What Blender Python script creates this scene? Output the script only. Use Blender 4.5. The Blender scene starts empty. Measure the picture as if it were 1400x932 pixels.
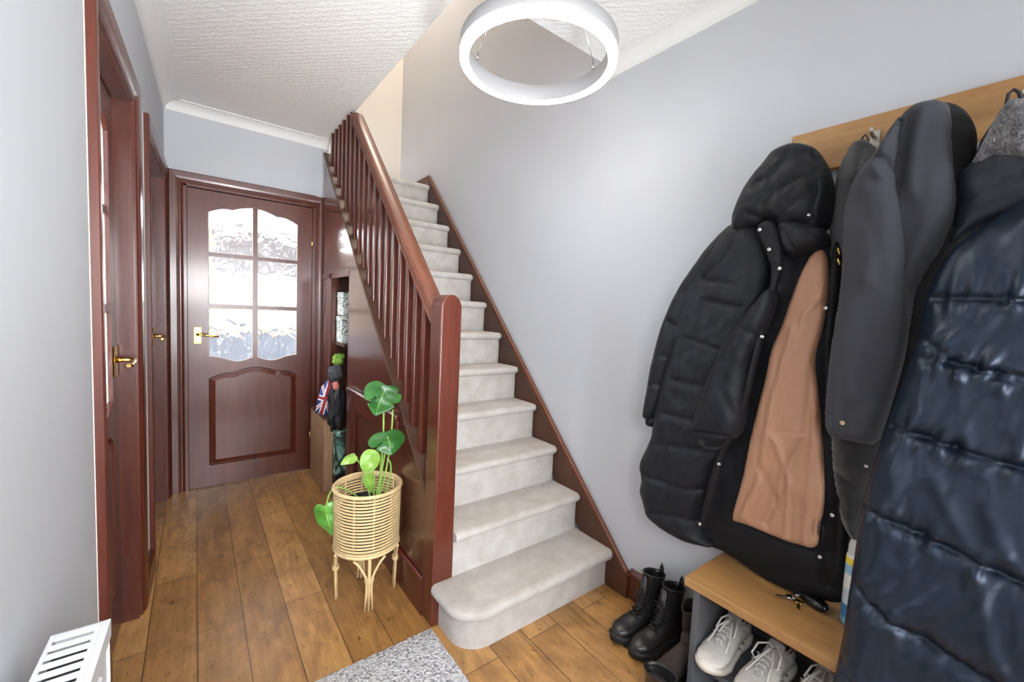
import bpy, bmesh, math, random
from mathutils import Vector, Matrix, noise
from mathutils.geometry import delaunay_2d_cdt
import numpy as np

# ------------------------------------------------------------------ camera
sc = bpy.context.scene
COL = sc.collection
CAM_H, YAW, PITCH, ROLL, FPX = 1.266, 0.650536, -0.0700845, 0.046388, 570.99
_f = Vector((math.sin(YAW)*math.cos(PITCH), math.cos(YAW)*math.cos(PITCH), math.sin(PITCH)))
_r = Vector((math.cos(YAW), -math.sin(YAW), 0.0)); _u = _r.cross(_f)
CR = math.cos(ROLL)*_r + math.sin(ROLL)*_u
CU = -math.sin(ROLL)*_r + math.cos(ROLL)*_u
cam_data = bpy.data.cameras.new('camera'); cam = bpy.data.objects.new('camera', cam_data); COL.objects.link(cam)
cam.matrix_world = Matrix(((CR.x, CU.x, -_f.x, 0), (CR.y, CU.y, -_f.y, 0), (CR.z, CU.z, -_f.z, CAM_H), (0, 0, 0, 1)))
cam_data.sensor_width = 36; cam_data.lens = 36*FPX/1400; cam_data.clip_start = 0.01
sc.camera = cam

# ------------------------------------------------------------------ world, lights, exposure
w = bpy.data.worlds.new('world'); sc.world = w; w.use_nodes = True
w.node_tree.nodes['Background'].inputs[0].default_value = (0.86, 0.92, 1.0, 1)
w.node_tree.nodes['Background'].inputs[1].default_value = 6.0
sc.view_settings.view_transform = 'Standard'; sc.view_settings.look = 'None'
sc.view_settings.exposure = 0.80; sc.view_settings.gamma = 1; sc.view_settings.use_curve_mapping = False
sc.cycles.use_denoising = True
sc.cycles.max_bounces = 10; sc.cycles.diffuse_bounces = 5; sc.cycles.glossy_bounces = 4
sc.cycles.transmission_bounces = 8; sc.cycles.transparent_max_bounces = 12
sc.cycles.sample_clamp_indirect = 6; sc.cycles.caustics_reflective = False; sc.cycles.caustics_refractive = True

def area(name, loc, aim, sx, sy, power, colr, spread=180):
    d = bpy.data.lights.new(name, 'AREA'); d.shape = 'RECTANGLE'; d.size = sx; d.size_y = sy
    d.energy = power; d.color = colr; d.spread = math.radians(spread)
    o = bpy.data.objects.new(name, d); COL.objects.link(o); o.location = loc
    o.rotation_euler = (Vector(aim)-Vector(loc)).to_track_quat('-Z', 'Y').to_euler()
    return o
area('daylight_front_door', (0.62, -2.9, 1.10), (0.70, 2.0, 0.6), 1.4, 1.9, 66, (0.92, 0.96, 1.0))
area('forward_fill', (0.0, -0.35, 1.45), (0.35, 2.3, 0.35), 0.6, 0.5, 10, (0.97, 0.98, 1.0), 110)  # added fill down the hall for floor and left side, not a real lamp
area('ceiling_bounce_fill', (0.42, -0.30, 0.80), (0.42, 1.75, 2.44), 0.4, 0.4, 6, (0.95, 0.98, 1.0), 75)  # added fill aimed up at the ceiling to even out the light
area('upstairs_lamp_light', (1.18, 2.9, 4.7), (1.18, 2.9, 2.0), 0.5, 0.8, 22, (1.0, 0.88, 0.76))
area('kitchen_daylight', (0.4, 6.3, 2.25), (0.3, 3.4, 0.9), 1.6, 0.3, 50, (0.90, 0.95, 1.0))
area('lounge_daylight', (-2.2, 2.6, 1.5), (-0.2, 2.6, 1.3), 2.4, 1.5, 60, (0.93, 0.96, 1.0))

# ------------------------------------------------------------------ helpers
def L(r, g, b):
    f = lambda c: (c/255/12.92) if c/255 <= 0.04045 else ((c/255+0.055)/1.055)**2.4
    return (f(r), f(g), f(b), 1)
def ray(px, py): return _f + CR*((px-700)/FPX) - CU*((py-466)/FPX)
def at(px, py, ax, val):
    d = ray(px, py); o = Vector((0, 0, CAM_H)); return o + d*((val-o[ax])/d[ax])

def tag(o, label=None, cat=None, group=None, kind=None):
    if label: o['label'] = label
    if cat: o['category'] = cat
    if group: o['group'] = group
    if kind: o['kind'] = kind
    return o
def empty(name, loc=(0, 0, 0), rz=0, label=None, cat=None, group=None, kind=None):
    o = bpy.data.objects.new(name, None); COL.objects.link(o); o.location = loc; o.rotation_euler = (0, 0, rz)
    o.empty_display_size = 0.05
    return tag(o, label, cat, group, kind)
def link(name, me, mat, parent=None, smooth=False, bevel=0, seg=2):
    o = bpy.data.objects.new(name, me); COL.objects.link(o)
    if mat: me.materials.append(mat)
    if parent: o.parent = parent
    if smooth:
        for p in me.polygons: p.use_smooth = True
    if bevel:
        m = o.modifiers.new('bevel', 'BEVEL'); m.width = bevel; m.segments = seg; m.limit_method = 'ANGLE'; m.angle_limit = math.radians(40)
        m.harden_normals = False
    return o

class MB:
    """collects vertices and faces, then links them as one mesh object"""
    def __init__(s): s.v = []; s.f = []; s.sm = []
    def add(s, vs, fs, sm=False):
        n = len(s.v); s.v += [tuple(v) for v in vs]; s.f += [[i+n for i in f] for f in fs]; s.sm += [sm]*len(fs); return s
    def box(s, x0, x1, y0, y1, z0, z1):
        vs = [(x, y, z) for x in (x0, x1) for y in (y0, y1) for z in (z0, z1)]
        return s.add(vs, [(0, 1, 3, 2), (4, 6, 7, 5), (0, 4, 5, 1), (2, 3, 7, 6), (0, 2, 6, 4), (1, 5, 7, 3)])
    def prism(s, poly, axis, a, b, sm=False):
        """poly: 2D points; axis 0: (y,z) along x; 1: (x,z) along y; 2: (x,y) along z"""
        def p(q, t): return (t, q[0], q[1]) if axis == 0 else ((q[0], t, q[1]) if axis == 1 else (q[0], q[1], t))
        n = len(poly); vs = [p(q, a) for q in poly] + [p(q, b) for q in poly]
        s.add(vs, [list(range(n))[::-1], list(range(n, 2*n))])
        m = len(s.v)-2*n
        for i in range(n):
            j = (i+1) % n; s.f.append([m+i, m+j, m+n+j, m+n+i]); s.sm.append(sm)
        return s
    def tube(s, path, r, k=8, closed=False, caps=True, flat=1.0):
        path = [Vector(p) for p in path]; n = len(path); rr = r if isinstance(r, (list, tuple)) else [r]*n
        up = None; rings = []
        for i, p in enumerate(path):
            if closed: t = path[(i+1) % n]-path[i-1]
            else: t = path[min(i+1, n-1)]-path[max(i-1, 0)]
            t.normalize()
            if up is None:
                up = Vector((0, 0, 1)) if abs(t.z) < .9 else Vector((1, 0, 0))
            up = (up - t*up.dot(t)); up.normalize(); sd = t.cross(up)
            rings.append([p + (up*math.cos(2*math.pi*j/k)*flat + sd*math.sin(2*math.pi*j/k))*rr[i] for j in range(k)])
        vs = [v for g in rings for v in g]; fs = []
        for i in range(n if closed else n-1):
            a = i*k; b = ((i+1) % n)*k
            for j in range(k): fs.append((a+j, a+(j+1) % k, b+(j+1) % k, b+j))
        s.add(vs, fs, True)
        if caps and not closed:
            m = len(s.v)-len(vs); s.f.append([m+j for j in range(k)][::-1]); s.sm.append(False)
            s.f.append([m+(n-1)*k+j for j in range(k)]); s.sm.append(False)
        return s
    def lathe(s, prof, c=(0, 0, 0), k=32, sm=True):
        vs = [(c[0]+r*math.cos(2*math.pi*j/k), c[1]+r*math.sin(2*math.pi*j/k), c[2]+z) for r, z in prof for j in range(k)]
        fs = [(i*k+j, i*k+(j+1) % k, (i+1)*k+(j+1) % k, (i+1)*k+j) for i in range(len(prof)-1) for j in range(k)]
        return s.add(vs, fs, sm)
    def loft(s, rings, cap0=True, cap1=True, sm=True):
        k = len(rings[0]); vs = [v for g in rings for v in g]
        fs = [(i*k+j, i*k+(j+1) % k, (i+1)*k+(j+1) % k, (i+1)*k+j) for i in range(len(rings)-1) for j in range(k)]
        if cap0: fs.append(list(range(k))[::-1])
        if cap1: fs.append([(len(rings)-1)*k+j for j in range(k)])
        return s.add(vs, fs, sm)
    def build(s, name, mat, parent=None, smooth=None, bevel=0, seg=2, recalc=True):
        me = bpy.data.meshes.new(name); me.from_pydata(s.v, [], s.f)
        for p, q in zip(me.polygons, s.sm): p.use_smooth = q if smooth is None else smooth
        if recalc:
            bm = bmesh.new(); bm.from_mesh(me); bmesh.ops.recalc_face_normals(bm, faces=bm.faces); bm.to_mesh(me); bm.free()
        return link(name, me, mat, parent, False, bevel, seg)

# ------------------------------------------------------------------ materials
def newmat(name, base=(0.8, 0.8, 0.8, 1), rough=0.5, metal=0.0, coat=0.0, coat_r=0.1, spec=0.5, sheen=0.0, trans=0.0):
    m = bpy.data.materials.new(name); m.use_nodes = True; b = m.node_tree.nodes['Principled BSDF']
    b.inputs['Base Color'].default_value = base; b.inputs['Roughness'].default_value = rough; b.inputs['Metallic'].default_value = metal
    b.inputs['Coat Weight'].default_value = coat; b.inputs['Coat Roughness'].default_value = coat_r
    b.inputs['Specular IOR Level'].default_value = spec; b.inputs['Sheen Weight'].default_value = sheen
    b.inputs['Transmission Weight'].default_value = trans
    return m
class NT:
    def __init__(s, m): s.t = m.node_tree; s.b = s.t.nodes['Principled BSDF']; s.tc = None
    def n(s, typ, **kw):
        x = s.t.nodes.new(typ)
        for k, v in kw.items():
            if k.startswith('i_'): x.inputs[k[2:].replace('_', ' ')].default_value = v
            else: setattr(x, k, v)
        return x
    def l(s, a, b): s.t.links.new(a, b)
    def coord(s, scale=(1, 1, 1), rot=(0, 0, 0), loc=(0, 0, 0)):
        if not s.tc: s.tc = s.n('ShaderNodeTexCoord')
        mp = s.n('ShaderNodeMapping'); mp.inputs['Scale'].default_value = scale; mp.inputs['Rotation'].default_value = rot; mp.inputs['Location'].default_value = loc
        s.l(s.tc.outputs['Object'], mp.inputs['Vector']); return mp.outputs[0]
    def noise(s, scale, vec=None, detail=4, rough=0.55, dist=0.0):
        x = s.n('ShaderNodeTexNoise'); x.inputs['Scale'].default_value = scale; x.inputs['Detail'].default_value = detail
        x.inputs['Roughness'].default_value = rough; x.inputs['Distortion'].default_value = dist
        s.l(vec if vec else s.coord(), x.inputs['Vector']); return x.outputs['Fac']
    def ramp(s, fac, stops):
        x = s.n('ShaderNodeValToRGB'); e = x.color_ramp.elements
        while len(e) < len(stops): e.new(0.5)
        for q, (p, c) in zip(e, stops): q.position = p; q.color = c
        s.l(fac, x.inputs[0]); return x.outputs[0]
    def mix(s, fac, a, b, mode='MIX'):
        x = s.n('ShaderNodeMix', data_type='RGBA', blend_type=mode)
        for sock, v in ((0, fac), (6, a), (7, b)):
            if hasattr(v, 'links') or hasattr(v, 'is_linked'): s.l(v, x.inputs[sock])
            else: x.inputs[sock].default_value = v
        return x.outputs[2]
    def bump(s, h, strength, dist, normal=None):
        x = s.n('ShaderNodeBump'); x.inputs['Strength'].default_value = strength; x.inputs['Distance'].default_value = dist
        s.l(h, x.inputs['Height'])
        if normal: s.l(normal, x.inputs['Normal'])
        s.l(x.outputs[0], s.b.inputs['Normal']); return x.outputs[0]
    def base(s, c): s.l(c, s.b.inputs['Base Color'])

def mottled(name, c, rough=0.5, var=0.12, scale=12, bump=0.0, bscale=200, bdist=0.002, stretch=(1, 1, 1), **kw):
    m = newmat(name, c, rough, **kw); t = NT(m); v = t.coord(stretch)
    f = t.noise(scale, v)
    lo = tuple(x*(1-var) for x in c[:3])+(1,); hi = tuple(min(1, x*(1+var)) for x in c[:3])+(1,)
    t.base(t.ramp(f, [(0.3, lo), (0.7, hi)]))
    if bump: t.bump(t.noise(bscale, v, 6), bump, bdist)
    return m
def wood(name, dark, light, grain=(18, 18, 1.2), rough=0.3, coat=0.3, bump=0.05, spec=0.5, coat_r=0.15):
    m = newmat(name, light, rough, coat=coat, spec=spec, coat_r=coat_r); t = NT(m); v = t.coord(grain)
    f = t.noise(3.0, v, 8, 0.65, 0.6); g = t.noise(1.3, t.coord(tuple(x*.3 for x in grain)), 3)
    c = t.ramp(f, [(0.3, dark), (0.72, light)])
    c2 = t.mix(0.35, c, t.ramp(g, [(0.35, dark), (0.65, light)]))
    t.base(c2); t.bump(f, bump, 0.002); return m
M = {}
M['wall'] = mottled('painted_wall_grey', L(190, 193, 198), 0.75, 0.015, 3, 0.12, 260, 0.001, spec=0.2)
M['wall_white'] = mottled('painted_wall_cream', L(206, 200, 192), 0.75, 0.015, 3, 0.1, 260, 0.001)
m = newmat('textured_ceiling_white', L(228, 228, 226), 0.8); t = NT(m)
v = t.coord((1, 1, 1))
wv = t.n('ShaderNodeTexWave', wave_type='RINGS', rings_direction='Z'); wv.inputs['Scale'].default_value = 9; wv.inputs['Distortion'].default_value = 9; wv.inputs['Detail'].default_value = 2; wv.inputs['Detail Scale'].default_value = 2.2
vo = t.n('ShaderNodeTexVoronoi', feature='F1'); vo.inputs['Scale'].default_value = 13; t.l(t.coord((1, 1.6, 1)), vo.inputs['Vector'])
sm = t.n('ShaderNodeTexWave', wave_type='BANDS', bands_direction='DIAGONAL'); sm.inputs['Scale'].default_value = 16; sm.inputs['Distortion'].default_value = 7; sm.inputs['Detail Scale'].default_value = 3
t.l(t.coord((1, 1, 1)), sm.inputs['Vector'])
ad = t.n('ShaderNodeMath', operation='ADD'); t.l(vo.outputs['Distance'], ad.inputs[0]); t.l(sm.outputs['Fac'], ad.inputs[1])
t.bump(ad.outputs[0], 0.32, 0.006); M['ceiling'] = m
M['coving'] = newmat('coving_white', L(224, 224, 222), 0.6)
M['mahogany'] = wood('varnished_mahogany', L(62, 25, 17), L(104, 47, 31), rough=0.34, coat=0.38, bump=0.03, coat_r=0.14)
M['mahogany_h'] = wood('varnished_mahogany_across', L(64, 24, 19), L(106, 44, 34), (1.2, 18, 18), rough=0.34, coat=0.38, bump=0.03, coat_r=0.14)
M['mahogany_y'] = wood('varnished_mahogany_rail', L(84, 44, 28), L(122, 68, 44), (18, 2, 2), rough=0.45, coat=0.15, bump=0.04)
M['panel'] = wood('varnished_ply_panel', L(66, 30, 22), L(96, 50, 38), (3, 1.2, 5), rough=0.24, coat=0.6, bump=0.015, coat_r=0.16)
M['dark_string'] = wood('dark_string_wood', L(52, 30, 20), L(88, 52, 34), (9, 1.5, 1.5), rough=0.45, coat=0.15)
M['oak'] = wood('oiled_oak', L(144, 102, 58), L(188, 146, 92), (9, 1.1, 9), rough=0.45, coat=0.1)
M['brass'] = newmat('polished_brass', L(205, 170, 95), 0.22, 1.0)
M['chrome'] = newmat('chrome_metal', L(200, 200, 205), 0.2, 1.0)
M['white_paint'] = newmat('white_enamel', L(236, 237, 238), 0.35)
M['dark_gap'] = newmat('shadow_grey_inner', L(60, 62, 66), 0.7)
M['black'] = newmat('black_plastic', L(20, 20, 22), 0.4)
M['white_line'] = mottled('cream_filler_edge', L(214, 206, 198), 0.8, 0.05, 60)

m = newmat('oak_floorboards', rough=0.36, coat=0.55, coat_r=0.30); t = NT(m)
if not t.tc: t.tc = t.n('ShaderNodeTexCoord')
sp = t.n('ShaderNodeSeparateXYZ'); t.l(t.tc.outputs['Object'], sp.inputs[0]); cb = t.n('ShaderNodeCombineXYZ'); t.l(sp.outputs[1], cb.inputs[0]); t.l(sp.outputs[0], cb.inputs[1])
br = t.n('ShaderNodeTexBrick'); br.offset = 0.37; br.offset_frequency = 2; br.squash = 1
t.l(cb.outputs[0], br.inputs['Vector'])
for k, vv in (('Scale', 1.0), ('Brick Width', 1.15), ('Row Height', 0.147), ('Mortar Size', 0.0016), ('Mortar Smooth', 0.3), ('Bias', 0.0)): br.inputs[k].default_value = vv
br.inputs['Color1'].default_value = L(146, 105, 58); br.inputs['Color2'].default_value = L(184, 139, 84); br.inputs['Mortar'].default_value = L(52, 32, 18)
gr = t.noise(2.2, t.coord((22, 1.4, 1)), 8, 0.65, 1.2); bl = t.noise(5.5, t.coord((2.2, 1, 1)), 5, 0.6, 0.8); kn = t.noise(26, t.coord((1.7, 1, 1)), 3)
c = t.mix(0.75, br.outputs['Color'], t.ramp(gr, [(0.25, (0.34, 0.32, 0.30, 1)), (0.75, (0.72, 0.72, 0.72, 1))]), 'OVERLAY')
c = t.mix(0.8, c, t.ramp(bl, [(0.3, (0.30, 0.28, 0.26, 1)), (0.60, (0.64, 0.64, 0.62, 1))]), 'OVERLAY')
c = t.mix(0.8, c, t.ramp(kn, [(0.29, (0.34, 0.26, 0.2, 1)), (0.38, (1, 1, 1, 1))]), 'MULTIPLY')
t.base(c); mm = t.n('ShaderNodeMath', operation='MULTIPLY_ADD'); t.l(gr, mm.inputs[0]); mm.inputs[1].default_value = 0.4
inv = t.n('ShaderNodeMath', operation='MULTIPLY'); t.l(br.outputs['Fac'], inv.inputs[0]); inv.inputs[1].default_value = -1.5; t.l(inv.outputs[0], mm.inputs[2])
t.bump(mm.outputs[0], 0.35, 0.002); M['floor'] = m

m = newmat('cut_pile_carpet', rough=0.95, sheen=0.3); t = NT(m)
a = t.noise(420, None, 5, 0.7); b2 = t.noise(14, None, 4); 
c = t.ramp(a, [(0.3, L(168, 164, 159)), (0.7, L(220, 216, 211))]); c = t.mix(0.45, c, t.ramp(b2, [(0.3, L(176, 168, 160)), (0.7, L(222, 219, 215))]))
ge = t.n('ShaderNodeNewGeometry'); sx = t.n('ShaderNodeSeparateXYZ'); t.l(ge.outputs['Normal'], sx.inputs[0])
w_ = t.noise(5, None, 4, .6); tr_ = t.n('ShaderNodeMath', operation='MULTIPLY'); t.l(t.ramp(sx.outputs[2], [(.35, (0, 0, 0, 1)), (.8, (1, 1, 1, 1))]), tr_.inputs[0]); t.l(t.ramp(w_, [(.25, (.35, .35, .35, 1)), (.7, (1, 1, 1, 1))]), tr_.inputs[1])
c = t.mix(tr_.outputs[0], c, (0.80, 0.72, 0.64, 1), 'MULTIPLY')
t.base(c); t.bump(a, 0.8, 0.005); M['carpet'] = m
m = newmat('looped_rug_grey', rough=0.95); t = NT(m)
vo = t.n('ShaderNodeTexVoronoi', feature='SMOOTH_F1'); vo.inputs['Scale'].default_value = 120; vo.inputs['Randomness'].default_value = 1
nz = t.noise(60, None, 4, 0.6, 2.5)
mx = t.n('ShaderNodeVectorMath', operation='ADD'); t.l(t.coord(), mx.inputs[0]); nn = t.n('ShaderNodeTexNoise'); nn.inputs['Scale'].default_value = 55; t.l(t.coord(), nn.inputs['Vector'])
scv = t.n('ShaderNodeVectorMath', operation='SCALE'); t.l(nn.outputs['Color'], scv.inputs[0]); scv.inputs['Scale'].default_value = 0.03; t.l(scv.outputs[0], mx.inputs[1]); t.l(mx.outputs[0], vo.inputs['Vector'])
c = t.ramp(vo.outputs['Distance'], [(0.30, L(232, 232, 234)), (0.52, L(196, 196, 200)), (0.76, L(110, 111, 118))])
t.base(c); iv = t.n('ShaderNodeMath', operation='SUBTRACT'); iv.inputs[0].default_value = 1; t.l(vo.outputs['Distance'], iv.inputs[1]); t.bump(iv.outputs[0], 0.9, 0.008); M['rug'] = m
m = newmat('patterned_glass', (0.97, 0.98, 1, 1), 0.04, trans=1.0); t = NT(m); m.node_tree.nodes['Principled BSDF'].inputs['IOR'].default_value = 1.3
wq = t.noise(7, t.coord((1, 1, 0.7)), 1.5, 0.4, 3.0); t.bump(wq, 1.0, 0.022); M['glass'] = m

# ------------------------------------------------------------------ structure
CZ = 2.442; RX = 1.572; YB = 3.366
def struct(mb, name, mat, parent=None, **kw):
    o = mb.build(name, mat, parent, **kw)
    if parent is None: tag(o, kind='structure')
    return o
struct(MB().box(-2.6, 2.2, -3.1, 6.6, -0.05, 0), 'floor', M['floor'])
# hall ceiling: everything but the stairwell opening (x>0.79, y 1.40..3.95)
mb = MB(); mb.box(-0.45, 1.70, -3.1, 1.40, CZ, CZ+0.25); mb.box(-0.45, 0.79, 1.40, 3.5, CZ, CZ+0.25)
struct(mb, 'ceiling', M['ceiling'])
struct(MB().box(0.5, 1.8, 1.2, 4.1, 4.9, 5.0), 'ceiling_upstairs', M['wall_white'])
struct(MB().box(RX, RX+0.12, -3.1, 4.07, 0, 5.0), 'wall_right', M['wall'])
struct(MB().box(0.67, RX+0.1, 3.95, 4.07, 2.20, 5.0), 'wall_stair_head', M['wall_white'])
struct(MB().box(0.67, 0.79, 1.40, 3.95, CZ+0.25, 5.0), 'wall_stair_left', M['wall_white'])
struct(MB().box(0.67, RX, 1.28, 1.40, CZ+0.25, 5.0), 'wall_stair_front', M['wall_white'])
# left wall: local frame, x runs along the wall (about world y), -y faces the hall
LW = (-0.2426, 0.0, 0.0); LA = math.radians(88.34)
D1 = (1.492, 2.112); D2 = (2.492, 3.285); DH = 1.975
mb = MB()
for (a, b, z0, z1) in ((-3.1, D1[0], 0, CZ), (D1[0], D1[1], DH, CZ), (D1[1], D2[0], 0, CZ), (D2[0], D2[1], DH, CZ), (D2[1], 3.50, 0, CZ)): mb.box(a, b, 0, 0.125, z0, z1)
o = struct(mb, 'wall_left', M['wall']); o.location = LW; o.rotation_euler = (0, 0, LA)
# back wall with door opening
BX = (-0.060, 0.708)
mb = MB(); mb.box(-0.45, BX[0], YB, YB+0.12, 0, CZ); mb.box(BX[0], BX[1], YB, YB+0.12, DH, CZ); mb.box(BX[1], 0.79, YB, YB+0.12, 0, CZ)
struct(mb, 'wall_back', M['wall'])
struct(MB().box(0.79, RX, YB, YB+0.12, 0, 2.20), 'wall_under_stair', M['dark_string'])
# front wall behind the camera
mb = MB(); mb.box(-0.45, RX, -3.1, -3.0, 0, CZ)
struct(mb, 'wall_front', M['wall'])
# kitchen beyond the back door
KX0, KX1, KY = -1.6, 2.3, 6.5
mb = MB(); mb.box(KX0-.1, KX0, 3.5, KY, 0, CZ); mb.box(KX1, KX1+.1, 3.5, KY, 0, CZ)
mb.box(KX0, KX1, KY, KY+.1, 0, 1.16); mb.box(KX0, KX1, KY, KY+.1, 2.05, CZ); mb.box(KX0, 0.25, KY, KY+.1, 1.16, 2.05); mb.box(1.6, KX1, KY, KY+.1, 1.16, 2.05)
struct(mb, 'wall_kitchen', M['wall_white'])
mb = MB(); mb.box(KX0, .67, 3.5, 4.07, CZ, CZ+.1); mb.box(KX0, KX1, 4.07, KY, CZ, CZ+.1); struct(mb, 'ceiling_kitchen', M['wall_white'])
mb = MB(); mb.box(.25, 1.6, KY+.02, KY+.07, 1.16, 1.2); mb.box(.25, 1.6, KY+.02, KY+.07, 2.0, 2.05)
for x in (.25, .9, 1.55): mb.box(x, x+.05, KY+.02, KY+.07, 1.2, 2.0)
struct(mb, 'window_1', M['white_paint'], bevel=.004)

# covings
def coving_poly(n=6): # 2D (out, down) profile quarter cove
    c = 0.062; pts = [(0, 0), (c, 0), (c, 0.006)]
    for i in range(1, n): 
        a = math.pi/2*i/n; pts.append((c - (c-.006)*math.sin(a), 0.006+(c-.012)*(1-math.cos(a))))
    return pts+[(0.006, c-.003), (0, c-.003)]
cp = coving_poly()
mb = MB(); mb.prism([(YB-a, CZ-b) for a, b in cp], 0, -0.16, 0.79); struct(mb, 'trim_1', M['coving'], smooth=False)
mb = MB(); mb.prism([(RX-a, CZ-b) for a, b in cp], 1, -3.0, 1.40); struct(mb, 'trim_2', M['coving'])
mb = MB(); mb.prism([(-a*1.3, CZ-b) for a, b in cp], 0, -3.0, 3.36); o = struct(mb, 'trim_3', M['coving']); o.location = LW; o.rotation_euler = (0, 0, LA)
# skirting
mb = MB(); mb.prism([(RX, 0), (RX-.016, 0), (RX-.016, .115), (RX-.006, .133), (RX, .133)], 1, -3.0, 1.09); struct(mb, 'baseboard_right', M['mahogany'])
mb = MB(); mb.prism([(0, 0), (-.02, 0), (-.02, .095), (-.008, .115), (0, .115)], 0, 2.16, 2.44); o = struct(mb, 'baseboard_left', M['mahogany_h']); o.location = LW; o.rotation_euler = (0, 0, LA)

# ------------------------------------------------------------------ doors
def sweep_frame(x0, x1, z1, prof, y_sign=-1):
    """mitred architrave around an opening; prof = [(outward, thickness)]"""
    mb = MB(); path = [lambda u: (x0-u, 0.0), lambda u: (x0-u, z1+u), lambda u: (x1+u, z1+u), lambda u: (x1+u, 0.0)]
    n = len(prof); vs = [(p(u)[0], y_sign*t_, p(u)[1]) for p in path for (u, t_) in prof]
    fs = [(i*n+j, i*n+(j+1) % n, (i+1)*n+(j+1) % n, (i+1)*n+j) for i in range(3) for j in range(n)]
    fs += [list(range(n)), [3*n+j for j in range(n)]]
    mb.add(vs, fs); return mb
ARCH = [(-.004, 0), (-.004, .009), (.004, .013), (.010, .009), (.015, .009), (.020, .016), (.032, .019), (.062, .021), (.066, .018), (.066, 0)]
def ogee(x0, x1, zs, rise, n=24):
    """arched edge points from x0 to x1, side height zs, centre zs+rise, with the little shoulders of a continental door"""
    pts = []
    for i in range(n+1):
        u = i/n; d = abs(u-.5)*2   # 0 centre .. 1 side
        if d > .5: h = 0.50*math.sin((1-d)/.5*math.pi*.62)/math.sin(math.pi*.62)*1.0
        else: h = 0.50 + 0.50*math.cos(d/.5*math.pi/2)**0.9
        pts.append((x0+(x1-x0)*u, zs+rise*h))
    return pts
def build_door(root, w, h, y0, y1, handle_side, recess_frame=True, handle_z=1.02, lever=1):
    """leaf in local xz, front face at y=y0 (towards -y); x 0..w"""
    s = w/0.762; st = .112*s; gx0, gx1 = st, w-st-.098*s+.0*s+.0
    gx1 = w-.1*s; th = (y0, y1)
    zb0, zb1, zt = .86, 1.80, 1.955
    leaf = empty('door_leaf'); leaf.parent = root
    mb = MB()
    mb.box(0, gx0, *th, .008, h); mb.box(gx1, w, *th, .008, h); mb.box(gx0, gx1, *th, .008, .145)
    top = ogee(gx0, gx1, 1.815, .068); mb.prism(top+[(gx1, h), (gx0, h)], 1, *th)
    pt = ogee(gx0, gx1, .735, .066); gb = [(x, .885-(z-.885)*1.0) for x, z in ogee(gx0, gx1, .885, .0)]
    # glass lower edge: dips near the sides, rises at centre
    low = []
    for i in range(25):
        u = i/24; d = abs(u-.5)*2; zz = .872 if d < .02 else .872-.030*math.sin(min(1, (d)/.78)*math.pi)**1.2 + (.006 if d > .9 else 0)*1
        low.append((gx0+(gx1-gx0)*u, zz))
    mb.prism(pt+low[::-1], 1, *th)
    xm = (gx0+gx1)/2
    ym = (y0+.006, y1-.006)
    mb.box(xm-.013, xm+.013, *ym, .86, 1.885)
    for z in (1.212, 1.548):
        for (xa, xb) in ((gx0, xm-.013), (xm+.013, gx1)): mb.box(xa, xb, ym[0]+.001, ym[1]-.001, z-.012, z+.012)
    fr = mb.build('stiles_and_rails', M['mahogany'], leaf)
    # raised panel with bevelled field
    def inset(pts, d):
        n = len(pts); out = []
        for i in range(n):
            a, b, c = pts[i-1], pts[i], pts[(i+1) % n]
            t1 = Vector((b[0]-a[0], b[1]-a[1])); t2 = Vector((c[0]-b[0], c[1]-b[1])); 
            if t1.length: t1.normalize()
            if t2.length: t2.normalize()
            nn = Vector((-(t1.y+t2.y), t1.x+t2.x)); k = max(nn.length, .3); nn = nn/k; q = 1/max(.45, nn.dot(Vector((-t1.y, t1.x))))
            out.append((b[0]+nn.x*d*q, b[1]+nn.y*d*q))
        return out
    outl = [(gx0, .145), (gx1, .145)] + pt[::-1][0:]
    r1 = inset(outl, .006); r2 = inset(outl, .036)
    mid = (y0+y1)/2
    for lv in [[(outl, y0), (r1, y0+.010), (r2, y0+.002)], [(outl, y1), (r1, y1-.010), (r2, y1-.002)]]:
        pass
    mb = MB(); n = len(outl)
    def ring(p, y): return [(a, y, b) for a, b in p]
    mb.loft([ring(outl, y0+.001), ring(r1, y0+.012), ring(inset(outl, .010), y0+.010), ring(r2, y0+.001)], cap0=False, cap1=True, sm=False)
    mb.loft([ring(outl, y1-.001), ring(r1, y1-.012), ring(r2, y1-.002)], cap0=False, cap1=True, sm=False)
    mb.build('raised_panel', M['mahogany'], leaf)
    # glass panes, each a thin slab, with a pale putty bead
    zs = [(.838, 1.200), (1.224, 1.536), (1.560, 1.886)]
    for j, (a, b) in enumerate(zs):
        for (xa, xb) in ((gx0, xm-.013), (xm+.013, gx1)):
            def edge(lst): return [q for q in lst if xa-1e-4 <= q[0] <= xb+1e-4]
            lo = [(xa, a), (xb, a)] if j else ([(xa, low[min(range(25), key=lambda i: abs(low[i][0]-xa))][1])]+edge(low)+[(xb, low[min(range(25), key=lambda i: abs(low[i][0]-xb))][1])])
            hi = [(xb, b), (xa, b)] if j < 2 else ([(xa, top[min(range(25), key=lambda i: abs(top[i][0]-xa))][1])]+edge(top)+[(xb, top[min(range(25), key=lambda i: abs(top[i][0]-xb))][1])])[::-1]
            pl = []
            for q in lo+hi:
                if not pl or (abs(q[0]-pl[-1][0])+abs(q[1]-pl[-1][1])) > 1e-3: pl.append(q)
            MB().prism(pl, 1, mid-.003, mid+.003).build('glass_pane', M['glass'], leaf)
            ins = inset(pl, .0045); bead = MB()
            bead.loft([ring(pl, mid-.0034), ring(pl, mid-.009), ring(ins, mid-.0075), ring(ins, mid-.0034)], cap0=False, cap1=False, sm=False)
            tag(bead.build('glazing_bead', M['white_line'], leaf), 'pale putty line round the pane')
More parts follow.
